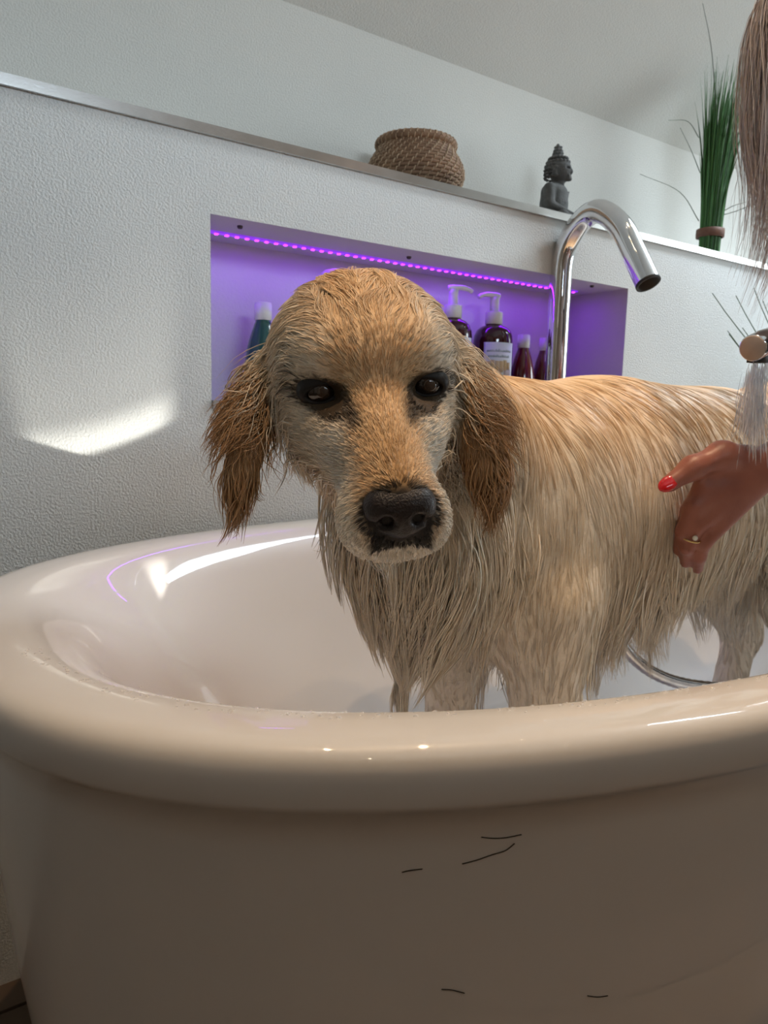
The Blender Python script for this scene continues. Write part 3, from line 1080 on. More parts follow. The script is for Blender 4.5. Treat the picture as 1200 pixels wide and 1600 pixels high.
fur_batch('jaw_feathering', zone_jaw, 2600, lambda p: .03 + .035 * RNG.random(len(p)), .0007, .010, .35, 6, 330, .8, .45)


# ------------------------------------------------------------------ bath spout, shower hose
def at_z(px, py, z):
    r = _fw + (px - 600) / FPX * _rt + (800 - py) / FPX * _up
    return EYE + r * ((z - CAM_Z) / r[2])


FX = 1.085
FY = at_x(868, 580, FX)[1]
end = at_x(1012, 441, FX)
top = at_x(935, 330, FX)
pA = at_x(872, 470, FX); pB = at_x(882, 398, FX); pC = at_x(905, 350, FX); pD = at_x(968, 352, FX); pE = at_x(992, 398, FX)
spout = empty('bath_spout', (FX, FY, RIM))
tag(spout, 'tall polished chrome gooseneck bath spout curving over the dog', 'tap')
pts = [(FX, FY, RIM + .002), (FX, FY, RIM + .10)] + spline([(FX, FY, pA[2] - .06), (FX, FY, pA[2]), (FX, FY - .004, pB[2]), pC, top, pD, pE, end], 60)
MB().tube(pts, .0205, 24, caps=False).build('pipe', M_CHROME, spout)
dr_ = unit(end - pE)
MB().lathe([(.0205, -.001), (.0212, 0), (.0212, .004), (.0180, .004), (.0175, -.012), (0, -.012)], end, 24, dr_).build('outlet', M_DARK, spout)
MB().lathe([(.030, 0), (.030, .006), (.027, .009), (.018, .010)], (FX, FY, RIM + .0), 28).build('base_flange', M_CHROME, spout)

SH0 = at(1176, 544, .80)                      # face of the hand shower
SH_AX = unit(at(1262, 500, .93) - SH0)
SH_END = SH0 + SH_AX * .29
hp = spline([(FX - .13, .952, RIM + .010), (FX - .13, .90, RIM + .012), at(918, 860, 1.20), at(946, 945, 1.14), at(962, 990, 1.12), at(992, 1030, 1.12), at(1035, 1058, 1.12), at(1090, 1072, 1.13), at(1160, 1074, 1.15), at(1240, 1050, 1.18), at(1330, 960, 1.2), at(1400, 820, 1.18), at(1410, 640, 1.15), SH_END + SH_AX * .07, SH_END - SH_AX * .01], 180)
M_HOSE = mat('chrome_hose_spiral', (.78, .79, .8), .15, 1.0, noise=(80, (.6, .6, .62), 0, 1))
ho = MB().tube(hp, [.0092 + (.0006 if i % 2 else -.0002) for i in range(len(hp))], 12).build('shower_hose', M_HOSE, origin=hp[0])
tag(ho, 'ribbed chrome shower hose looping inside the tub behind the dog', 'hose')

# ------------------------------------------------------------------ niche: light strip and bottles
M_LED = mat('violet_led', (.3, .05, .6), .4, emit=((.55, .03, 1.0), 5.0), noise=(50, (.35, .05, .65), 0, 1))
M_STRIP = mat('violet_strip_carrier', (.5, .3, .8), .5, emit=((.25, .01, 1.0), .6), noise=(50, (.45, .25, .75), 0, 1))
ly = at_z(600, 405, NZ1)[1]
led = empty('led_strip', (NX0 + .02, ly, NZ1))
tag(led, 'violet glowing LED strip along the top of the wall niche', 'light strip')
MB().box((NX0 + .02, ly - .005, NZ1 - .003), (NX1 - .05, ly + .005, NZ1)).build('carrier', M_STRIP, led, smooth=False)
mb = MB()
x = NX0 + .03
while x < NX1 - .055:
    mb.box((x - .0024, ly - .0024, NZ1 - .0048), (x + .0024, ly + .0024, NZ1 - .003))
    x += .0165
tag(mb.build('diodes', M_LED, led, smooth=False), kind='stuff')
ll = area_light('led_strip_glow', ((NX0 + NX1) / 2 - .015, ly, NZ1 - .006), ((NX0 + NX1) / 2 - .015, ly + .02, 0), NX1 - NX0 - .07, .012, .50, (.24, .012, 1.0))
M_SCREW = mat('dark_screw', (.05, .045, .05), .5, .5, noise=(50, (.08, .07, .07), 0, 1))
for px, py in ((375, 353), (639, 401), (925, 446)):
    q = at_z(px, py, NZ1)
    tag(MB().lathe([(0, -.004), (.003, -.004), (.0042, -.002), (.0042, 0)], (q[0], q[1], NZ1), 12).build('niche_screw', M_SCREW, origin=(q[0], q[1], NZ1)),
        {375: 'small dark screw in niche top at its left end', 639: 'small dark screw in niche top near the middle', 925: 'small dark screw in niche top at its right end'}[px], 'screw')

M_AMBER = mat('dark_amber_plastic', (.050, .006, .008), .12, spec=.6, coat=.6, noise=(12, (.030, .005, .012), 0, 1))
M_RED = mat('red_amber_plastic', (.13, .010, .008), .12, spec=.6, coat=.6, noise=(14, (.08, .008, .010), 0, 1))
M_GREEN = mat('dark_green_plastic', (.004, .075, .068), .12, spec=.6, coat=.6, noise=(12, (.003, .05, .055), 0, 1))
M_WHITE = mat('white_plastic', (.80, .80, .80), .35, noise=(20, (.77, .77, .77), 0, 1))
M_LABEL = mat('pale_paper_label', (.74, .80, .80), .6, noise=(25, (.68, .76, .78), 0, 1))
M_INK = mat('grey_teal_ink', (.22, .33, .36), .6, noise=(90, (.5, .6, .6), 0, 1))
M_TANINK = mat('golden_print', (.52, .36, .17), .6, noise=(60, (.62, .5, .32), 0, 1))
M_PINK = mat('pinkish_grey_print', (.42, .33, .34), .6, noise=(50, (.5, .42, .4), 0, 1))
M_GRASSP = mat('green_print', (.16, .18, .09), .6, noise=(60, (.25, .22, .10), 0, 1))
M_BLK = mat('black_print', (.012, .012, .012), .6, noise=(60, (.02, .02, .02), 0, 1))
TO_CAM = lambda x, y: math.atan2(-y, -x)


def patch(R, c, z0, z1, a0, a1, t=.0004, n=8):
    """a thin curved sheet on a bottle of radius R, between angles a0 and a1"""
    v = []; f = []
    for r in (R + t, R - .0004):
        for i in range(n + 1):
            a = a0 + (a1 - a0) * i / n
            for z in (z0, z1):
                v.append((c[0] + r * math.cos(a), c[1] + r * math.sin(a), c[2] + z))
    m = 2 * (n + 1)
    for i in range(n):
        f.append((2 * i, 2 * i + 2, 2 * i + 3, 2 * i + 1))
        f.append((m + 2 * i, m + 2 * i + 1, m + 2 * i + 3, m + 2 * i + 2))
        f.append((2 * i, m + 2 * i, m + 2 * i + 2, 2 * i + 2))
        f.append((2 * i + 1, 2 * i + 3, m + 2 * i + 3, m + 2 * i + 1))
    f.append((0, 1, m + 1, m)); f.append((2 * n, m + 2 * n, m + 2 * n + 1, 2 * n + 1))
    return v, f


def label_picture(par, R, c, z0, z1, mid, half):
    """paper label: unreadable lines of print over a small picture of a black dog"""
    lab = MB().add(*patch(R, c, z0, z1, mid - half, mid + half, .0005, 14)).build('label', M_LABEL, par)
    H = z1 - z0
    A = lambda u: mid - half + 2 * half * u          # u 0..1 along increasing angle = right to left seen from outside is mirrored
    mb = MB()
    for zc, u0, u1 in ((.86, .10, .88), (.77, .14, .80)):
        u = u0
        while u < u1:
            w_ = random.uniform(.02, .05)
            mb.add(*patch(R + .0005, c, z0 + H * (zc - .018), z0 + H * (zc + random.uniform(.008, .03)), A(u), A(min(u + w_, u1)), .0003, 2))
            u += w_ + .012
    mb.build('print_lines', M_INK, lab)
    mb = MB()
    for i in range(6):
        u = .08 + i * .13
        mb.add(*patch(R + .0005, c, z0 + H * random.uniform(.50, .56), z0 + H * random.uniform(.66, .71), A(u), A(u + .12), .0003, 2))
    mb.build('golden_dog_print', M_TANINK, lab)
    mb = MB().add(*patch(R + .0005, c, z0 + H * .38, z0 + H * .56, A(.62), A(.90), .0003, 3))
    mb.build('blurred_figure_print', M_PINK, lab)
    MB().add(*patch(R + .0005, c, z0 + H * .02, z0 + H * .36, A(.05), A(.95), .0003, 8)).build('meadow_print', M_GRASSP, lab)
    mb = MB()
    for zc, u0, u1 in ((.05, .24, .60), (.12, .25, .58), (.19, .27, .55), (.26, .30, .52), (.33, .30, .50), (.40, .29, .51), (.45, .31, .49)):
        mb.add(*patch(R + .0008, c, z0 + H * (zc - .035), z0 + H * (zc + .04), A(u0), A(u1), .0003, 3))
    mb.build('black_dog_print', M_BLK, lab)
    return lab


def pump_bottle(px, top_py, y, R, h_body, spout_dir, label, has_label=True):
    b = at_y(px, 560, y)
    c = (b[0], y, NZ0)
    ztop = at_y(px, top_py, y)[2] - NZ0
    t = empty('pump_bottle', c)
    tag(t, label, 'bottle', 'pump bottles in the niche')
    hb = ztop - .062
    MB().lathe([(0, 0), (R * .9, 0), (R, .004), (R, hb - .030), (R * .97, hb - .020), (R * .86, hb - .010), (R * .66, hb - .003), (R * .42, hb), (R * .40, hb + .008), (0, hb + .008)], c, 36).build('bottle_body', M_AMBER, t)
    cp = MB().lathe([(R * .40, hb + .002), (.0168, hb + .003), (.0168, hb + .024), (.0158, hb + .026), (.0095, hb + .0265), (.0088, hb + .046), (.0088, hb + .054), (0, hb + .054)], c, 28).build('pump_collar', M_WHITE, t)
    z = c[2] + hb + .052
    dx, dy = math.cos(spout_dir), math.sin(spout_dir)
    P = [(c[0] - dx * .010, c[1] - dy * .010, z + .004), (c[0], c[1], z + .0055), (c[0] + dx * .016, c[1] + dy * .016, z + .006), (c[0] + dx * .030, c[1] + dy * .030, z + .003), (c[0] + dx * .036, c[1] + dy * .036, z - .001)]
    MB().tube(spline(P, 12), [.0055] * 4 + [.0048] * 4 + [.0042] * 5, 10).build('pump_nozzle', M_WHITE, t)
    if has_label:
        mid = TO_CAM(c[0], c[1]) + .42
        label_picture(t, R, c, .012, hb - .034, mid, .86)
    return t


pump_bottle(769, 457, 1.085, .0385, 0, math.radians(170), 'dark red pump bottle whose label shows a black dog, beside small red bottles')
pump_bottle(705, 445, 1.085, .0370, 0, math.radians(-25), 'dark red pump bottle right behind the dog\'s ear, nozzle turned right')
pump_bottle(519, 420, 1.10, .0340, 0, math.radians(100), 'pump bottle hidden behind the dog\'s head with only its white nozzle showing', False)


def round_bottle(name, px, top_py, y, R, rc, m, label, group, band=True):
    b = at_y(px, 560, y)
    c = (b[0], y, NZ0)
    H = at_y(px, top_py, y)[2] - NZ0
    t = empty(name, c)
    tag(t, label, 'bottle', group)
    hc = H * .17 if H > .1 else H * .26
    hb = H - hc
    prof = [(0, 0), (R * .9, 0), (R, .004), (R, hb * .45)]
    for i in range(1, 10):
        u = i / 9
        prof.append((R + (rc * .92 - R) * (u ** 1.7), hb * (.45 + .52 * u)))
    prof += [(rc * .92, hb + .002), (0, hb + .002)]
    MB().lathe(prof, c, 36).build('bottle_body', m, t)
    MB().lathe([(rc * .9, hb - .001), (rc, hb), (rc, H - .0035), (rc * .97, H - .0035), (rc * .97, H - .001), (rc * .9, H), (0, H)], c, 28).build('cap', M_WHITE, t)
    mid = TO_CAM(c[0], c[1])
    MB().add(*patch(R, c, hb * .10, hb * .40, mid + .25, mid + 1.25, .0005, 10)).build('label', M_LABEL, t)
    MB().add(*patch(R, c, hb * .10, hb * .40, mid - .75, mid - .05, .0005, 10)).build('label', M_LABEL, t)
    return t


round_bottle('shampoo_bottle', 411, 473, 1.085, .0285, .0135, M_GREEN, 'dark green round bottle with white cap at the niche\'s left end', 'capped bottles in the niche')
round_bottle('shampoo_bottle', 817, 523, 1.085, .0255, .0125, M_RED, 'small red bottle with white cap right of the big pump bottle', 'capped bottles in the niche')
round_bottle('shampoo_bottle', 850, 528, 1.085, .0235, .0112, M_RED, 'small red bottle with white cap half hidden behind the chrome spout', 'capped bottles in the niche')

# ------------------------------------------------------------------ basket on the ledge
M_WEAVE = mat('brown_seagrass', (.30, .175, .10), .7, bump=(260, .5, .002), noise=(45, (.19, .105, .06), 0, 1))
M_STITCH = mat('pale_raffia', (.56, .40, .26), .7, noise=(80, (.30, .19, .11), 0, 1))
bc = at_y(648, 300, 1.105); bx, by = bc[0], 1.105
bz = LEDGE_Z + .001
btop = at_y(648, 219, 1.105)[2] - bz
scale_b = btop / .118
basket = empty('woven_basket', (bx, by, bz))
tag(basket, 'round brown coiled seagrass basket on the ledge above the niche', 'basket')
PR = [(.058, .004), (.068, .012), (.076, .022), (.0815, .033), (.084, .044), (.0835, .055), (.080, .066), (.0745, .077), (.069, .087), (.0655, .096)]
RB = 1.0
coils = MB(); stitches = MB()
NS = 64
for j, (r, z) in enumerate([(np.interp(k, range(len(PR)), [p[0] for p in PR]), np.interp(k, range(len(PR)), [p[1] for p in PR])) for k in np.linspace(0, len(PR) - 1, 15)]):
    r *= scale_b * 1.17; z *= scale_b
    rt_ = .0041 * scale_b
    ring = [(bx + r * math.cos(2 * math.pi * i / NS), by + r * math.sin(2 * math.pi * i / NS), bz + z) for i in range(NS + 1)]
    coils.tube(ring, rt_, 8, caps=False)
    nst = 34
    for i in range(nst):
        a0 = 2 * math.pi * (i + .37 * j) / nst
        q = []
        for k in range(4):
            u = k / 3
            a = a0 + .045 * u
            ph = math.radians(-75 + 150 * u)
            rr_ = r + (rt_ + .0007) * math.cos(ph)
            q.append((bx + rr_ * math.cos(a), by + rr_ * math.sin(a), bz + z + (rt_ + .0007) * math.sin(ph)))
        stitches.tube(q, .0012, 5, caps=False)
coils.lathe([(0, .003), (.066 * scale_b, .003)], (bx, by, bz), 32)
coils.build('coils', M_WEAVE, basket)
tag(stitches.build('stitches', M_STITCH, basket), kind='stuff')
rr_ = .076 * scale_b
zz = bz + .106 * scale_b
ring = [(bx + rr_ * math.cos(2 * math.pi * i / 72), by + rr_ * math.sin(2 * math.pi * i / 72), zz) for i in range(73)]
rim_o = MB().tube(ring, .0092 * scale_b, 12, caps=False).build('rim', M_WEAVE, basket)
wr_ = MB()
for i in range(40):
    a0 = 2 * math.pi * i / 40
    q = []
    for k in range(9):
        ph = 2 * math.pi * k / 8
        a = a0 + .12 * k / 8
        R2 = rr_ + (.0096 * scale_b) * math.cos(ph)
        q.append((bx + R2 * math.cos(a), by + R2 * math.sin(a), zz + .0096 * scale_b * math.sin(ph)))
    wr_.tube(q, .0013, 5, caps=False)
tag(wr_.build('rim_wrapping', M_STITCH, rim_o), kind='stuff')

# ------------------------------------------------------------------ buddha statue
M_STONE = mat('grey_cast_stone', (.135, .135, .13), .85, bump=(300, .5, .002), noise=(60, (.10, .10, .098), 0, 1))
uc = at_y(867, 345, 1.10)
ux, uy, uz = uc[0], 1.10, LEDGE_Z + .001
uh = at_y(868, 221, 1.10)[2] - uz
k_ = uh / 1.0
bf = unit(_rt * np.array((1, 1, 0)) * .86 - _fw * np.array((1, 1, 0)) * .50)     # the way the statue faces
bs = np.array((-bf[1], bf[0], 0.))
bu = np.array((0, 0, 1.))
UR = frame_rows(bf, bs, bu)


def ul(f, s_, u):
    return np.array((ux, uy, uz)) + k_ * (1.22 * f * bf + 1.22 * s_ * bs + u * bu)


U = SDF(np.array((ux, uy, uz)) - np.array((.56, .56, .0)) * k_ - .002, np.array((ux, uy, uz)) + np.array((.56, .56, 1.08)) * k_, k_ * .0085)


def ue(c, r, k=.03, sub=False, rot=None):
    U.ell(ul(*c), np.array(r) * np.array((1.22, 1.22, 1)) * k_, UR, k * k_, sub, pad=.1 * k_)


def uc_(a, b, ra, rb, k=.03, sub=False):
    U.cap(ul(*a), ul(*b), ra * k_ * 1.12, rb * k_ * 1.12, k * k_, sub, pad=.1 * k_)


ue((-.02, 0, .30), (.135, .165, .22), .05)
ue((-.02, 0, .44), (.12, .185, .10), .05)
uc_((0, 0, .48), (.02, 0, .60), .065, .06, .03)
ue((.03, 0, .665), (.108, .098, .125), .03)
ue((.0, 0, .715), (.118, .108, .10), .03)
uc_((.0, 0, .79), (-.01, 0, .97), .062, .018, .03)
ue((.135, 0, .655), (.018, .014, .030), .02)                # nose
uc_((.125, -.035, .605), (.125, .035, .605), .010, .010, .01)
ue((.115, 0, .575), (.03, .035, .025), .02)
for s_ in (-1, 1):
    ue((.118, s_ * .042, .690), (.02, .03, .012), .012, True)
    ue((.005, s_ * .108, .645), (.022, .014, .062), .015)
    uc_((-.02, s_ * .165, .44), (.0, s_ * .205, .25), .060, .052, .03)
    uc_((.0, s_ * .205, .25), (.18, s_ * .06, .14), .050, .036, .03)
    ue((.20, s_ * .04, .125), (.05, .05, .028), .02)
    uc_((.02, s_ * .14, .075), (.16, s_ * .28, .065), .085, .068, .03)
    uc_((.16, s_ * .28, .065), (.27, -s_ * .04, .055), .062, .042, .03)
ue((.06, 0, .03), (.26, .33, .05), .03)
uc_((.085, .12, .47), (.105, -.04, .30), .010, .010, .02)    # edge of the robe
# hair curls
for j in range(11):
    if j < 6:
        zc = .605 + .042 * j; rad = (.113, .115, .116, .112, .100, .082)[j]; nn = 18
    else:
        zc = .80 + (j - 6) * .036; rad = .060 - (zc - .79) / .18 * .040; nn = (10, 9, 8, 7, 5)[j - 6]
    for i in range(nn):
        a = 2 * math.pi * (i + .5 * (j % 2)) / nn
        if j < 4 and math.cos(a) > .30: continue
        ue((rad * math.cos(a) * (1.05 if j < 6 else 1) - (.006 if j > 5 else 0), rad * math.sin(a) * .95, zc), (.017, .017, .017), .010)
v_, f_ = U.mesh()
bud = mesh('buddha_statue', v_, f_, M_STONE, origin=(ux, uy, uz))
tag(bud, 'small grey stone statue of a seated buddha on the ledge', 'statue')

# ------------------------------------------------------------------ grass bundle on the ledge
M_BLADE = mat('green_grass_blade', (.045, .13, .035), .5, attr=True)
M_BAND = mat('brown_leather_band', (.17, .075, .045), .6, noise=(60, (.12, .05, .03), 0, 1))


def blades_mesh(name, roots, dirs, lens, bend, wid, parent, cols, steps=7):
    n = len(roots)
    P = np.zeros((n, steps + 1, 3)); P[:, 0] = roots
    v = dirs / np.linalg.norm(dirs, axis=1, keepdims=True)
    p = roots.copy()
    for s_ in range(steps):
        v = v + bend * (s_ + 1) / steps
        v /= np.linalg.norm(v, axis=1, keepdims=True)
        p = p + v * (lens / steps)[:, None]
        P[:, s_ + 1] = p
    R = np.interp(np.linspace(0, 1, steps + 1), [0, .3, .7, 1], [.8, 1, .7, .08])
    V, F = strands_mesh(P, R, wid, 3)
    return tag(mesh(name, V, F, M_BLADE, parent, col=np.repeat(cols, (steps + 1) * 3, axis=0)), kind='stuff')


gy = 1.045
gb = at_y(1108, 384, gy)
gx, gz = gb[0], LEDGE_Z + .002
gsc = (at_y(1108, 60, gy)[2] - gz)
grass = empty('grass_bundle', (gx, gy, gz))
tag(grass, 'tied bundle of tall green artificial grass on the ledge', 'plant')
n = 420
a = RNG.random(n) * 6.283; r = np.sqrt(RNG.random(n)) * .026
roots = np.stack([gx + r * np.cos(a), gy + r * np.sin(a) * .8, np.full(n, gz)], 1)
out = np.stack([np.cos(a), np.sin(a), np.zeros(n)], 1)
dirs = np.tile(np.array((0., 0., 1.)), (n, 1)) + out * 0.01
bend = out * (r / .029 * .055 * RNG.random(n))[:, None] + np.array((-.012, -.028, 0)) + RNG.normal(size=(n, 3)) * .018
lens = gsc * (.50 + .42 * RNG.random(n) ** 1.4)
cols = np.array((.035, .115, .03)) * (.5 + 1.1 * RNG.random((n, 1))) + np.array((.02, .02, .0)) * RNG.random((n, 1))
blades_mesh('blades', roots, dirs, lens, bend, .0021 * (.6 + .8 * RNG.random(n)), grass, cols)
bz0 = gz + (at_y(1108, 357, gy)[2] - at_y(1108, 388, gy)[2])
MB().lathe([(.0275, 0), (.031, .001), (.0315, .010), (.031, .019), (.0275, .020)], (gx, gy, bz0), 28).build('band', M_BAND, grass)
# a few stray thin blades that arch out of the bundle
st = [((1092, 345), (1062, 300), (1000, 272)), ((1094, 270), (1080, 235), (1063, 200)), ((1092, 215), (1075, 190), (1045, 188)), ((1122, 335), (1145, 322), (1165, 316)), ((1122, 338), (1150, 330), (1170, 322)), ((1120, 190), (1112, 80), (1098, 5))]
mb = MB()
for i, q in enumerate(st):
    pts = spline([at_y(*q[0], gy - .01), at_y(*q[1], gy - .03), at_y(*q[2], gy - .06)], 12)
    mb.tube(pts, list(np.linspace(.0011, .0004, len(pts))), 5)
o = mb.build('stray_blades', M_BAND, grass); o.data.materials[0] = mat('dark_green_blade', (.05, .07, .035), .6, noise=(30, (.07, .08, .04), 0, 1)); tag(o, kind='stuff')

# second grass, on the floor past the end of the tub: only its thin tips show beside the shower head
g2 = np.array((1.90, .78, 0.0))
pot = empty('potted_grass', g2)
tag(pot, 'potted ornamental grass behind the shower head, only thin tips showing', 'plant')
M_POT = mat('grey_ceramic', (.25, .25, .24), .6, noise=(20, (.2, .2, .2), 0, 1))
MB().lathe([(0, 0), (.09, 0), (.10, .01), (.125, .24), (.125, .25), (.112, .25), (.108, .22), (0, .22)], g2, 36).build('pot', M_POT, pot)
tips = [(1113, 458), (1150, 462), (1178, 450), (1192, 470), (1137, 517), (1160, 512), (1139, 522), (1230, 440), (1260, 430), (1290, 450), (1320, 480), (1345, 520)]
P = []
mb = MB()
for i, (px, py) in enumerate(tips):
    tp = at_x(px, py, 1.66 + .03 * (i % 4))
    if tp[1] > .965: tp = at_y(px, py, .965)
    b0 = g2 + np.array((.05 * math.cos(i), .05 * math.sin(i), .22))
    mid = (b0 * .45 + tp * .55) + np.array((.05, 0, .10))
    pts = spline([b0, mid, tp], 14)
    mb.tube(pts, list(np.linspace(.0024, .0009, len(pts))), 5)
o = mb.build('blades', mat('thin_green_blade', (.07, .12, .06), .6, noise=(20, (.1, .15, .08), 0, 1)), pot); tag(o, kind='stuff')


# ------------------------------------------------------------------ the person washing the dog (mostly outside the frame)
GRIP = SH0 + SH_AX * .185

person = empty('person', (1.42, -.15, 0))
tag(person, 'person with long ash blond hair leaning in to rinse the dog', 'person')
M_HUMAN = mat('skin', (.34, .125, .085), .4, spec=.5, bump=(420, .2, .001), noise=(30, (.29, .10, .07), 0, 1))
PB = SDF((.66, -.42, .55), (1.74, .66, 1.46), .0042)
pelvis = np.array((1.42, -.15, .90)); chest = np.array((1.28, .08, 1.08)); neckb = np.array((1.10, .27, 1.15)); headc = np.array((.968, .452, 1.235))
shL = np.array((1.03, .15, 1.08)); elL = np.array((1.10, .345, .83)); wrL = at(1206, 726, .855)
shR = np.array((1.31, .33, 1.10)); elR = np.array((1.22, .47, .87))
PB.cap(pelvis, chest, .135, .135, .05); PB.cap(chest, neckb, .13, .07, .05)
PB.cap(shL, shR, .055, .055, .05)
PB.cap(neckb, headc, .052, .05, .04)
PB.chain([shL, elL, wrL], [.052, .038, .026], .02)
# head, looking down at the dog
pf = unit((-.52, .62, -.58)); ps = unit(np.cross((0, 0, 1.), pf)); pu = np.cross(pf, ps)
PR_ = frame_rows(pf, ps, pu)


def pl(f, s_, u):
    return headc + f * pf + s_ * ps + u * pu


PB.ell(headc, (.095, .074, .105), PR_, .02)
PB.ell(pl(.03, 0, -.075), (.06, .055, .055), PR_, .03)
PB.ell(pl(.096, 0, -.022), (.020, .014, .028), PR_, .012)
PB.ell(pl(.085, 0, -.072), (.014, .026, .010), PR_, .008)
PB.ell(pl(.080, 0, -.105), (.022, .024, .018), PR_, .015)
for s_ in (-1, 1):
    PB.ell(pl(.088, s_ * .032, .008), (.014, .019, .012), PR_, .008, True)
    PB.ell(pl(-.005, s_ * .076, -.015), (.020, .010, .030), PR_, .008)
# left hand flat on the flank, thumb up, fingers sunk in the wet coat
kn = [at(1098, 762, .832), at(1084, 792, .830), at(1086, 822, .836), at(1100, 845, .846)]
mid_ = [at(1076, 798, .840), at(1067, 830, .840), at(1073, 855, .848), at(1093, 870, .858)]
tip_ = [at(1064, 832, .876), at(1060, 860, .876), at(1071, 880, .882), at(1090, 890, .888)]
for a_, r_ in zip(kn, (.0112, .0112, .0108, .010)):
    PB.cap(wrL + (a_ - wrL) * .12, a_, .018, r_, .008)
for i in range(4):
    PB.chain([kn[i], mid_[i], tip_[i]], [.0106 - .0005 * i, .0090 - .0005 * i, .0072 - .0004 * i], .004)
th = [at(1168, 722, .848), at(1128, 712, .826), at(1082, 731, .816), at(1045, 756, .812)]
PB.chain(th, [.020, .0150, .0118, .0098], .012)
# right hand closed around the hand shower
side = unit(np.cross(SH_AX, (0, 0, 1.))); upv = np.cross(side, SH_AX)
wrR = GRIP + SH_AX * .045 + side * .035 - upv * .055
PB.chain([shR, elR, wrR], [.052, .038, .026], .02)
palm = GRIP + side * .024 - upv * .020
PB.cap(wrR, palm, .026, .024, .02)
for i in range(4):
    o_ = SH_AX * (.030 - .020 * i)
    ring_ = []
    for k in range(5):
        t_ = math.radians(-40 + 62 * k)
        ring_.append(GRIP + o_ + (side * math.cos(t_) + upv * math.sin(t_)) * .0235)
    PB.chain(ring_, [.0098, .0095, .009, .0085, .007], .005)
tr = [palm + SH_AX * -.01, GRIP - SH_AX * .035 + side * .020 - upv * .016, GRIP - SH_AX * .055 - side * .004 - upv * .022, GRIP - SH_AX * .058 - side * .020 - upv * .010]
PB.chain(tr, [.014, .012, .0105, .008], .008)
PV, PF = PB.mesh()
mesh('body', PV, PF, M_HUMAN, person)

M_NAIL = mat('glossy_red_nail_polish', (.62, .008, .012), .12, spec=.6, coat=.8, noise=(50, (.55, .006, .01), 0, 1))


def nail(tip, base, out_, w_, l_):
    ax = unit(tip - base)
    n_ = unit(out_ - ax * ax.dot(out_))
    s__ = np.cross(ax, n_)
    NS_ = SDF(tip - .02, tip + .02, .0009)
    c = tip + n_ * .0068 + ax * .004
    NS_.ell(c, (l_, w_, .0034), frame_rows(ax, s__, n_), .002)
    v__, f__ = NS_.mesh()
    return mesh('fingernail', v__, f__, M_NAIL, person)


nail(th[3], th[2], -_fw * .9 - _rt * .05 + _up * .25, .0082, .0125)
M_GOLDR = mat('gold_ring', (.75, .55, .25), .2, 1.0, noise=(60, (.7, .5, .2), 0, 1))
rg = kn[2] * .45 + mid_[2] * .55
axr = unit(mid_[2] - kn[2])
x_ = unit(np.cross(axr, (0, 0, 1.))); y_ = np.cross(axr, x_)
ringp = [rg + (x_ * math.cos(2 * math.pi * i / 24) + y_ * math.sin(2 * math.pi * i / 24)) * .0112 for i in range(25)]
ro = MB().tube(ringp, .0011, 8, caps=False).build('finger_ring', M_GOLDR, person)
MB().lathe([(0, .004), (.002, .0035), (.0032, .0015), (.0026, -.001)], rg - _fw * .0118, 10, -_fw).build('gem', mat('clear_gem', (.8, .8, .75), .05, spec=1., coat=1., noise=(90, (.7, .7, .6), 0, 1)), ro)

# clothes: a dark short-sleeved top and trousers
M_TOP = mat('dark_grey_jersey', (.05, .05, .06), .9, bump=(300, .3, .002), noise=(20, (.04, .04, .05), 0, 1))
M_JEANS = mat('dark_blue_denim', (.03, .04, .07), .9, bump=(300, .3, .002), noise=(20, (.025, .03, .055), 0, 1))
C1 = SDF((.90, -.42, .78), (1.70, .55, 1.30), .010)
C1.cap(pelvis, chest, .147, .146, .05); C1.cap(chest, neckb - (neckb - chest) * .2, .142, .10, .05); C1.cap(shL, shR, .067, .067, .05)
C1.cap(shL, shL + (elL - shL) * .55, .066, .058, .03); C1.cap(shR, shR + (elR - shR) * .55, .066, .058, .03)
v_, f_ = C1.mesh(); mesh('top', v_, f_, M_TOP, person)
C2 = SDF((1.15, -.50, .03), (1.75, .20, 1.05), .012)
C2.ell(pelvis, (.165, .135, .135), None, .04)
for s_ in (-1, 1):
    hip = pelvis + np.array((s_ * .085, s_ * .04, -.03)); knee = np.array((1.42 + s_ * .10, -.14 + s_ * .04, .48)); ank = np.array((1.43 + s_ * .11, -.20 + s_ * .04, .07))
    C2.chain([hip, knee, ank], [.095, .068, .055], .04)
v_, f_ = C2.mesh(); mesh('trousers', v_, f_, M_JEANS, person)
M_SHOE = mat('white_trainer', (.5, .5, .5), .6, noise=(20, (.45, .45, .45), 0, 1))
for s_ in (-1, 1):
    C3 = SDF((1.20, -.5, -.0), (1.70, .15, .12), .006)
    ank = np.array((1.43 + s_ * .11, -.20 + s_ * .04, .045))
    fd = unit((-.4, .9, 0))
    C3.cap(ank - fd * .04, ank + fd * .12 - np.array((0, 0, .008)), .042, .034, .02)
    C3.g[:, :, :2] = np.maximum(C3.g[:, :, :2], .003)
    v_, f_ = C3.mesh(); mesh('shoe', v_, f_, M_SHOE, person)

# hair
M_HAIR = mat('ash_blond_hair', (.4, .3, .25), .5, spec=.4, attr=True)


def hair_wt(p, nrm):
    h = (p - headc) @ PR_.T
    return np.where((np.linalg.norm(p - headc, axis=1) < .125) & (h[:, 2] > -.045) & (h[:, 0] < .055 + .35 * np.maximum(h[:, 2] - .03, 0)) , 1.0, 0.0)


n = 3600
roots = sample_surface(PV, PF, hair_wt, n)


def hair_flow(p, nrm):
    cr_ = pl(-.03, 0, .10)
    a_ = p - cr_
    a_ /= np.linalg.norm(a_, axis=1, keepdims=True) + 1e-9
    v = a_ + DOWN * .8
    v = v - nrm * np.sum(v * nrm, axis=1, keepdims=True) * .9
    return v / (np.linalg.norm(v, axis=1, keepdims=True) + 1e-9)


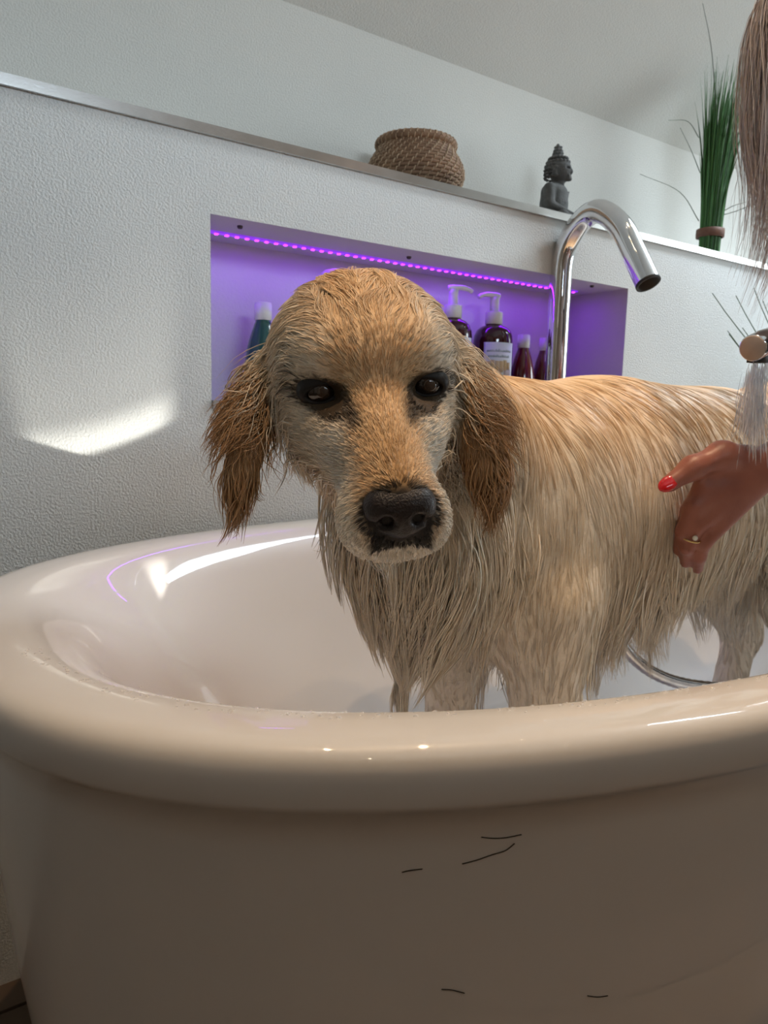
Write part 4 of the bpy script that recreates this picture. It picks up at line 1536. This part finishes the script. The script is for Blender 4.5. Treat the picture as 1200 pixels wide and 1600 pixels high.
P = grow(PB, roots, hair_flow, .26 + .13 * RNG.random(n), 12, .012 + .014 * RNG.random(n), np.full(n, .75), 300, .45, .12)
W = .00045 * (.7 + .6 * RNG.random(n))
V, F = strands_mesh(P, np.interp(np.linspace(0, 1, 13), [0, .5, 1], [1, .9, .2]), W)
mixr = RNG.random((n, 1)) ** 1.2
hc = np.array((.52, .43, .41)) * (1 - mixr) + np.array((.84, .72, .63)) * mixr
tag(mesh('hair', V, F, M_HAIR, person, col=np.repeat(hc, 13 * 3, axis=0)), kind='stuff')

# ------------------------------------------------------------------ hand shower and its water
shower = empty('hand_shower', SH0)
tag(shower, 'slim chrome hand shower with flat round end, spraying the dog\'s back', 'shower head')
M_CAP = mat('warm_grey_rubber_cap', (.46, .36, .30), .45, spec=.5, noise=(40, (.40, .31, .25), 0, 1))
MB().lathe([(0, 0), (.0132, 0), (.0146, .0015), (.0146, .045), (.0138, .055), (.0125, .075), (.0120, .28), (.0105, .29), (0, .29)], SH0, 28, SH_AX).build('handle', M_CHROME, shower)
MB().lathe([(0, -.0012), (.0125, -.0012), (.0136, 0), (.0136, .001)], SH0, 28, SH_AX).build('end_cap', M_CAP, shower)
MB().box(*(lambda c: (c - .008, c + .008))(SH0 + SH_AX * .02 - np.array((0, 0, .0115)))).build('spray_nozzles', M_DARK, shower)

M_WATER = mat('shower_water', (.93, .94, .97), .08, spec=1., alpha=.34, noise=(40, (.97, .97, .99), 0, 1))
n = 900
t_ = RNG.random(n)
src = SH0 + SH_AX * (t_ * .05)[:, None] * 1.0 + np.stack([RNG.normal(size=n), RNG.normal(size=n), np.zeros(n)], 1) * .004 - np.array((0, 0, .014))
aim = np.stack([RNG.normal(size=n) * .10 - .01, RNG.normal(size=n) * .10 - .01, np.full(n, -1.0)], 1)
aim /= np.linalg.norm(aim, axis=1, keepdims=True)
s0 = RNG.random(n) * .085
ln = .010 + .030 * RNG.random(n)
P = np.stack([src + aim * (s0 + ln * k)[:, None] for k in (0, .35, .7, 1)], 1)
dd = np.minimum(D.sample(P[:, 3]), PB.sample(P[:, 3]))
P = P[dd > .001]; n = len(P)
V, F = strands_mesh(P, np.array((.2, 1, 1, .3)), .00042 * (.6 + .9 * RNG.random(n)))
tag(mesh('water_spray', V, F, M_WATER, origin=SH0), 'fine spray of water falling from the hand shower', 'water', kind='stuff')

# drops beading along the front rim
bmv = []; bmf = []
def bead(c, r, nrm):
    nrm = unit(nrm); a_ = unit(np.cross(nrm, (1, 0, .2))); b_ = np.cross(nrm, a_)
    i0 = len(bmv)
    for k, (rr2, h2) in enumerate(((1, 0), (.85, .4), (.5, .66))):
        for i in range(8):
            t2 = 2 * math.pi * i / 8
            bmv.append(c + (a_ * math.cos(t2) + b_ * math.sin(t2)) * r * rr2 + nrm * r * h2)
    bmv.append(c + nrm * r * .75)
    for k in range(2):
        for i in range(8):
            j = (i + 1) % 8
            bmf.append((i0 + k * 8 + i, i0 + k * 8 + j, i0 + k * 8 + 8 + j, i0 + k * 8 + 8 + i))
    for i in range(8):
        bmf.append((i0 + 16 + i, i0 + 16 + (i + 1) % 8, i0 + 24))
for i in range(420):
    t2 = random.uniform(math.pi * 1.02, math.pi * 1.72)
    c_, s2 = math.cos(t2), math.sin(t2)
    off = random.choice([random.uniform(.036, .050)] * 3 + [random.uniform(.05, .085)])
    zz = np.interp(off, [.033, .045, .055, .066, .078, .092], [.5995, .5985, .594, .583, .560, .50]) + dz
    P0 = np.array((TCX + (TA - off * (1.1 if off < .056 else 1.25)) * math.copysign(abs(c_) ** (2 / TN), c_), TCY + (TB - off) * math.copysign(abs(s2) ** (2 / TN), s2), zz - .0003))
    bead(P0, random.uniform(.0006, .0020), (0, .3, 1))
M_DROP = mat('water_drop', (.85, .85, .86), .04, spec=.8, alpha=.30, noise=(50, (.9, .9, .92), 0, 1))
tag(mesh('water_drops', bmv, bmf, M_DROP, origin=(TCX, TCY, RIM)), 'small water drops beading along the front rim of the tub', 'water', kind='stuff')

# stray wet hairs stuck to the outside of the tub
M_STRAY = mat('stray_dark_hair', (.035, .025, .018), .5, noise=(50, (.05, .035, .025), 0, 1))


def tub_front(px, py):
    """the point of the tub's outer skin seen at a pixel"""
    r = _fw + (px - 600) / FPX * _rt + (800 - py) / FPX * _up
    outer = PROF[:16]
    best = None
    for k in np.linspace(.25, .9, 1300):
        p = EYE + r * k
        zz = p[2] - dz
        if zz > .58 or zz < 0: continue
        oa = np.interp(zz, [q[2] for q in outer], [q[0] for q in outer]); ob = np.interp(zz, [q[2] for q in outer], [q[1] for q in outer])
        if abs((p[0] - TCX) / (TA - oa)) ** TN + abs((p[1] - TCY) / (TB - ob)) ** TN <= 1:
            return p - r / np.linalg.norm(r) * .0006
    return EYE + r * .6


for pts, lab in (([(752, 1308), (770, 1310), (790, 1309), (815, 1304)], 'short dark hair stuck to the tub just below its rim'),
                 ([(722, 1350), (745, 1344), (768, 1336), (790, 1329), (804, 1318)], 'long curved dark hair stuck to the tub front'),
                 ([(628, 1363), (642, 1360), (660, 1358)], 'tiny dark hair stuck to the tub left of the long one'),
                 ([(690, 1546), (706, 1547), (726, 1552)], 'dark hair low on the tub front near the middle'),
                 ([(918, 1556), (934, 1558), (950, 1556)], 'dark hair low on the tub front at the right')):
    q = spline([tub_front(*p) for p in pts], 16)
    o = MB().tube(q, .00032, 5).build('loose_hair', M_STRAY, origin=q[0])
    tag(o, lab, 'hair', 'loose hairs on the tub')
